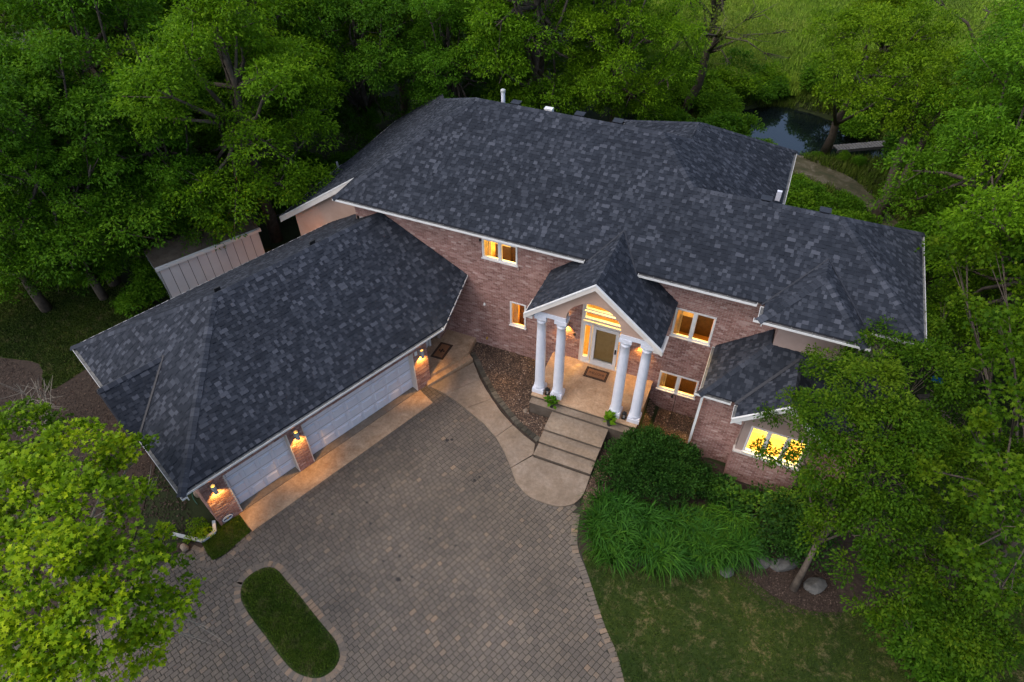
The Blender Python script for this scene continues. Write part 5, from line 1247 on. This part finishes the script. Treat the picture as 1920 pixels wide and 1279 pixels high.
small_blobs = [(8.84, 0.62, 5.6, 0.42), (9.37, -0.89, 6.0, 0.8), (10.59, 0.93, 5.5, 0.75), (8.24, -1.79, 5.5, 0.78), (9.12, -3.29, 6.5, 0.95), (10.65, -1.52, 6.0, 1.0), (7.51, -3.14, 4.8, 0.52), (6.95, -3.09, 4.2, 0.22), (8.4, -4.34, 6.0, 0.98), (9.85, -4.12, 6.0, 1.1), (7.05, -4.03, 3.6, 0.2), (7.6, -4.07, 3.8, 0.28), (8.45, -5.15, 5.2, 0.8), (9.79, -5.4, 5.5, 1.0), (11.28, -3.67, 5.0, 1.0), (8.8, -5.75, 4.2, 0.65), (10.04, -6.15, 4.5, 1.0), (11.52, -5.05, 4.0, 1.05), (9.9, -6.98, 3.8, 0.6), (10.93, -6.82, 3.5, 0.85), (11.97, 3.8, 5.0, 0.7), (8.35, -4.39, 3.2, 0.42), (11.89, -1.59, 5.0, 0.9), (11.95, -6.23, 3.5, 0.9), (11.17, -7.91, 3.2, 0.65), (12.35, -7.47, 3.0, 0.8), (10.3, -7.63, 3.0, 0.4), (12.61, -4.39, 4.5, 0.95), (12.84, -6.11, 4.0, 0.9), (12.87, -2.62, 4.5, 1.0), (8.85, -6.0, 3.2, 0.4), (13.08, -7.3, 3.0, 0.75)]
custom_tree('small_tree', (9.15, -6.01, -.03), (9.9, -3.3, 5.2), small_blobs, 'leaning tree in front of the bay, its crown over the lit window', 'tree', 'leaf_small', 61, .10, clump_r=.32, per=76, size=.10, asp=.5, bark='bark', density=1.25)
right_blobs = [(12.34, -0.04, 7.0, 0.8), (11.62, 1.51, 6.5, 0.5), (11.94, -1.26, 6.5, 0.55), (12.26, -3.03, 7.0, 0.68), (11.6, -3.62, 6.5, 0.4), (11.83, -5.3, 7.0, 0.65), (11.47, -5.54, 6.0, 0.4), (11.9, -6.6, 6.5, 0.6), (11.45, -6.92, 5.5, 0.35), (12.03, -7.77, 6.0, 0.45), (10.6, -5.08, 6.0, 0.25), (11.35, 4.0, 6.5, 0.85), (12.51, 3.77, 7.0, 1.1), (13.4, -1.6, 7.2, 1.1), (13.6, -4.6, 7.2, 1.1)]
custom_tree('mulberry_tree', (14.6, -3.6, -.03), (13.6, -3.6, 5.8), right_blobs, 'large leaved tree reaching in from the right edge over the lawn', 'tree', 'leaf_small', 71, .16, clump_r=.32, per=32, size=.125, kind='maple', density=.85, bark='bark', updown=.5)

# bushes
def bush_template(key, seed, R_, H_, mat, n=8, **kw):
    rg = np.random.default_rng(seed); bl = [(rg.uniform(-R_, R_) * .6, rg.uniform(-R_, R_) * .6, H_ * rg.uniform(.4, .7), R_ * .55) for _ in range(n)]
    V_, F_, T_ = crown(bl, seed, **kw); o_ = np_mesh('foliage', V_, F_, T_, M[mat]); me = o_.data; bpy.data.objects.remove(o_); TEMPL[key] = me
bush_template('bush', 81, 1.3, 1.6, 'leaf_dark', 9, clump_r=.34, per=42, size=.16)
bush_template('bush2', 82, 1.3, 1.8, 'leaf', 9, clump_r=.34, per=42, size=.15)
def bush(key, u, v, s, rz, label, name='bush', group='undergrowth bushes'):
    kind_ = 'leafy' if key == 'bush2' else 'dark'
    where = ('on the banks round the pond and stream' if v > 19 else 'under the trees left of the garage and shed' if u < -17 else 'behind the main roof ridge' if u < 4 else 'right of the house beyond the eaves')
    label = kind_ + ' green rounded bush growing ' + where; group = kind_ + ' bushes ' + where
    o_ = bpy.data.objects.new(name, TEMPL[key]); C.objects.link(o_); o_.location = (u, v, gz(u, v)); o_.scale = (s, s, s); o_.rotation_euler = (0, 0, rz); return tag(o_, label, 'bush', group)
bl_ = [(-16.3, 7.2, .9), (-16.6, 9.6, 1.0), (-15.5, 12.2, 1.0), (-13.8, 13.2, 1.0), (-11.0, 13.6, .9), (-9.0, 13.2, .9), (-6.5, 13.6, 1.0), (-4.0, 13.6, 1.0), (-2.0, 15.0, 1.1), (0.2, 16.0, 1.1), (2.0, 17.5, 1.1), (1.0, 20.5, 1.2), (-1.5, 20.0, 1.2), (3.4, 20.8, .9), (4.6, 21.2, .7), (-4, 22.5, 1.3), (-2.5, 25.8, 1.2), (1.2, 31.8, 1.0), (3.5, 31.4, 1.0), (6.5, 31.3, 1.1), (9.2, 28.6, 1.3), (12.6, 20.6, .9), (7.5, 16.0, .8), (6.4, 14.6, .9), (8.0, 13.2, .9), (9.4, 14.4, .8), (7.0, 11.4, .8), (8.6, 9.6, .9), (11.4, 8.4, .9), (12.4, 13.0, 1.0), (13.5, 17.8, 1.2), (-19.5, -3.6, .8), (-20.4, -1.8, 1.0), (-22.8, -3.0, 1.0), (-25.5, -3.4, 1.1), (-19.0, 4.5, 1.1), (-18.8, 7.6, 1.1), (-17.6, 5.4, .9), (12.6, .8, .9), (15.5, .5, 1.1), (11.2, 6.6, .7), (12.9, -6.6, .9), (14, -9, 1.1), (12.2, 23.8, 1.2), (13.2, 21.6, 1.2), (6.8, 22.9, .5), (-.4, 26.4, 1.2), (.8, 24.4, 1.0), (1.2, 28.0, 1.2), (2.2, 22.4, 1.0), (3.6, 29.6, .9), (9.6, 26.6, 1.0), (-3.2, 28.4, 1.2), (4.9, 22.2, .55), (9.6, 21.9, .35), (8.8, 22.3, .3), (7.6, 22.4, .35), (6.9, 17.4, .6), (9.4, 16.6, .6)]
for i, (u, v, s) in enumerate(bl_):
    bush('bush' if i % 3 else 'bush2', u, v, s, i * 1.3, 'rounded green bush in the undergrowth among the trees round the house')

# the big dense shrub by the steps
yew = thing('yew_shrub', (3.7, -3.6, -.1), 'large dense dark green shrub right of the porch steps', 'shrub')
yb = [(3.0, -3.6, .55, .75), (3.6, -3.2, .8, .85), (4.3, -3.5, .85, .85), (3.4, -4.2, .6, .8), (4.2, -4.3, .75, .85), (5.0, -3.9, .65, .75), (4.9, -3.1, .6, .7), (3.8, -3.7, 1.05, .7), (5.6, -3.5, .45, .6), (2.75, -4.3, .35, .55), (6.2, -3.6, .3, .5), (3.3, -2.7, .4, .5), (4.4, -2.6, .4, .5)]
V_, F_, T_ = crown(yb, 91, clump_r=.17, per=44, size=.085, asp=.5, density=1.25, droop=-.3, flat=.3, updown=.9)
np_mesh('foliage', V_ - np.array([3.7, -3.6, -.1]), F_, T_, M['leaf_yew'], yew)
b_ = MB()
for x, y, z, r in yb: b_.tube([(3.9, -3.6, -.1), (x, y, z)], [.05, .02], 5)
b_.build('branches', M['bark'], yew)
hst = thing('leafy_shrub', (6.9, -3.9, 0), 'low broad leaved shrub against the bay brickwork', 'shrub')
V_, F_, T_ = crown([(6.4, -3.5, .3, .5), (7.0, -3.7, .35, .5), (7.7, -3.6, .35, .55), (8.4, -3.7, .4, .6), (8.9, -4.3, .5, .7)], 92, clump_r=.25, per=22, size=.16, asp=.7)
np_mesh('foliage', V_ - np.array([6.9, -3.9, 0]), F_, T_, M['leaf_yew'], hst)
dsh = thing('dark_shrub', (8.3, -4.3, 0), 'tall dark bush under the leaning tree, beside the bay', 'shrub')
V_, F_, T_ = crown([(8.1, -3.7, .6, .7), (8.5, -4.2, .9, .85), (8.4, -4.9, .7, .6), (9.3, -4.8, .8, .8), (9.0, -3.6, .8, .7), (7.9, -4.9, .4, .4)], 93, clump_r=.25, per=34, size=.11, asp=.55); np_mesh('foliage', V_ - np.array([8.3, -4.3, 0]), F_, T_, M['leaf_yew'], dsh)

# daylily clumps: arching strap leaves
def lily_mesh(seed, n=150, R_=.62, H_=.62):
    rg = np.random.default_rng(seed); V = []; F = []; T = []
    for _ in range(n):
        a_ = rg.uniform(0, 6.283); L_ = R_ * rg.uniform(.6, 1.25); h_ = H_ * rg.uniform(.6, 1.1); b0 = rg.normal(0, .09, 2); d = np.array([math.cos(a_), math.sin(a_)]); s_ = np.array([-d[1], d[0]]); w0 = rg.uniform(.010, .018); tint = float(np.clip(rg.normal(.5, .2), 0, 1)); n0 = len(V); tw = rg.normal(0, .15)
        for k in range(6):
            t = k / 5; x = L_ * t; z = h_ * (2.4 * t - 2.0 * t * t) ; w_ = w0 * (1 - t ** 2.2) + .001; q = b0 + d * x + s_ * tw * t * t
            V.append((q[0] - s_[0] * w_, q[1] - s_[1] * w_, z)); V.append((q[0] + s_[0] * w_, q[1] + s_[1] * w_, z + .006))
        for k in range(5): F.append((n0 + 2 * k, n0 + 2 * k + 1, n0 + 2 * k + 3, n0 + 2 * k + 2)); T.append(tint)
    o_ = np_mesh('leaves', np.array(V), np.array(F), T, M['leaf_lily']); me = o_.data; bpy.data.objects.remove(o_); return me
LM = [lily_mesh(100 + i) for i in range(4)]
lily_poly = [(2.55, -5.1), (2.5, -6.4), (2.95, -7.35), (3.8, -7.3), (4.8, -7.1), (5.9, -6.75), (6.8, -6.2), (7.7, -5.3), (7.9, -4.4), (6.9, -4.3), (6.0, -4.7), (4.6, -5.3), (3.4, -5.2), (2.9, -4.9)]
k = 0; yv = -7.2; row = 0
while yv < -4.2:
    xv = 2.3 + (row % 2) * .24
    while xv < 8:
        u, v = xv + RNG.normal(0, .06), yv + RNG.normal(0, .06)
        if inpoly(u, v, lily_poly):
            o_ = bpy.data.objects.new('daylily', LM[k % 4]); C.objects.link(o_); o_.location = (u, v, -.01); o_.rotation_euler = (RNG.normal(0, .06), RNG.normal(0, .06), RNG.uniform(0, 6)); s = RNG.uniform(.9, 1.25); o_.scale = (s, s, s * 1.05)
            tag(o_, ('clump of arching strappy leaves in the dense bed, ' + ('on its driveway side' if u < 4 else 'in its middle' if u < 6 else 'on its far side towards the bay')), 'plant', 'daylily clumps ' + ('by the driveway' if u < 4 else 'in the middle' if u < 6 else 'towards the bay')); k += 1
        xv += .48
    yv += .42; row += 1

# small leafy weeds and dead twigs
wd = thing('leafy_weed', (-9.2, -11.75, 0), 'small yellow green leafy plant at the garage corner', 'plant')
V_, F_, T_ = crown([(-9.1, -11.7, .12, .25), (-9.45, -11.6, .12, .25), (-9.3, -11.95, .1, .2)], 95, clump_r=.14, per=26, size=.08, asp=.6); np_mesh('leaves', V_ - np.array([-9.2, -11.75, 0]), F_, T_, M['leaf_bright'], wd)
dt = thing('dead_twiggy_shrub', (-17.5, -10.6, 0), 'leafless grey twiggy shrub left of the garage roof', 'shrub')
rg = np.random.default_rng(5); b_ = MB()
for i in range(16):
    a_ = rg.uniform(0, 6.28); e = np.array([-17.5 + math.cos(a_) * rg.uniform(.3, 1.1), -10.6 + math.sin(a_) * rg.uniform(.3, 1.1), rg.uniform(1.2, 2.4)]); s_ = np.array([-17.5, -10.6, 0]); mid = (s_ + e) / 2 + rg.normal(0, .12, 3); b_.tube([s_, mid, e], [.03, .02, .006], 5)
    for _ in range(4):
        e2 = e + rg.normal(0, .35, 3); b_.tube([mid * .4 + e * .6, e2], [.012, .004], 4)
b_.build('branches', M['twig'], dt)
bt_ = thing('bare_twigs', (-7.2, -14.6, 0), 'bare pale twigs poking out from under the yellow green maple', 'twigs')
b_ = MB()
for e in ((-5.0, -14.7, 3.2), (-5.2, -15.1, 3.0), (-5.4, -16.5, 3.4), (-4.9, -16.9, 3.3), (-6.4, -17.3, 4.2), (-8.1, -12.6, 4.6)):
    e = np.array(e); s_ = np.array([-8.6, -15.0, 4.4]); mid = (s_ + e) / 2 + rg.normal(0, .15, 3); b_.tube([s_, mid, e], [.03, .018, .006], 5)
    for _ in range(5):
        e2 = e + rg.normal(0, .28, 3); b_.tube([mid * .25 + e * .75, e2], [.010, .003], 4)
b_.build('branches', M['twig'], bt_)
print('objects', len(bpy.data.objects))
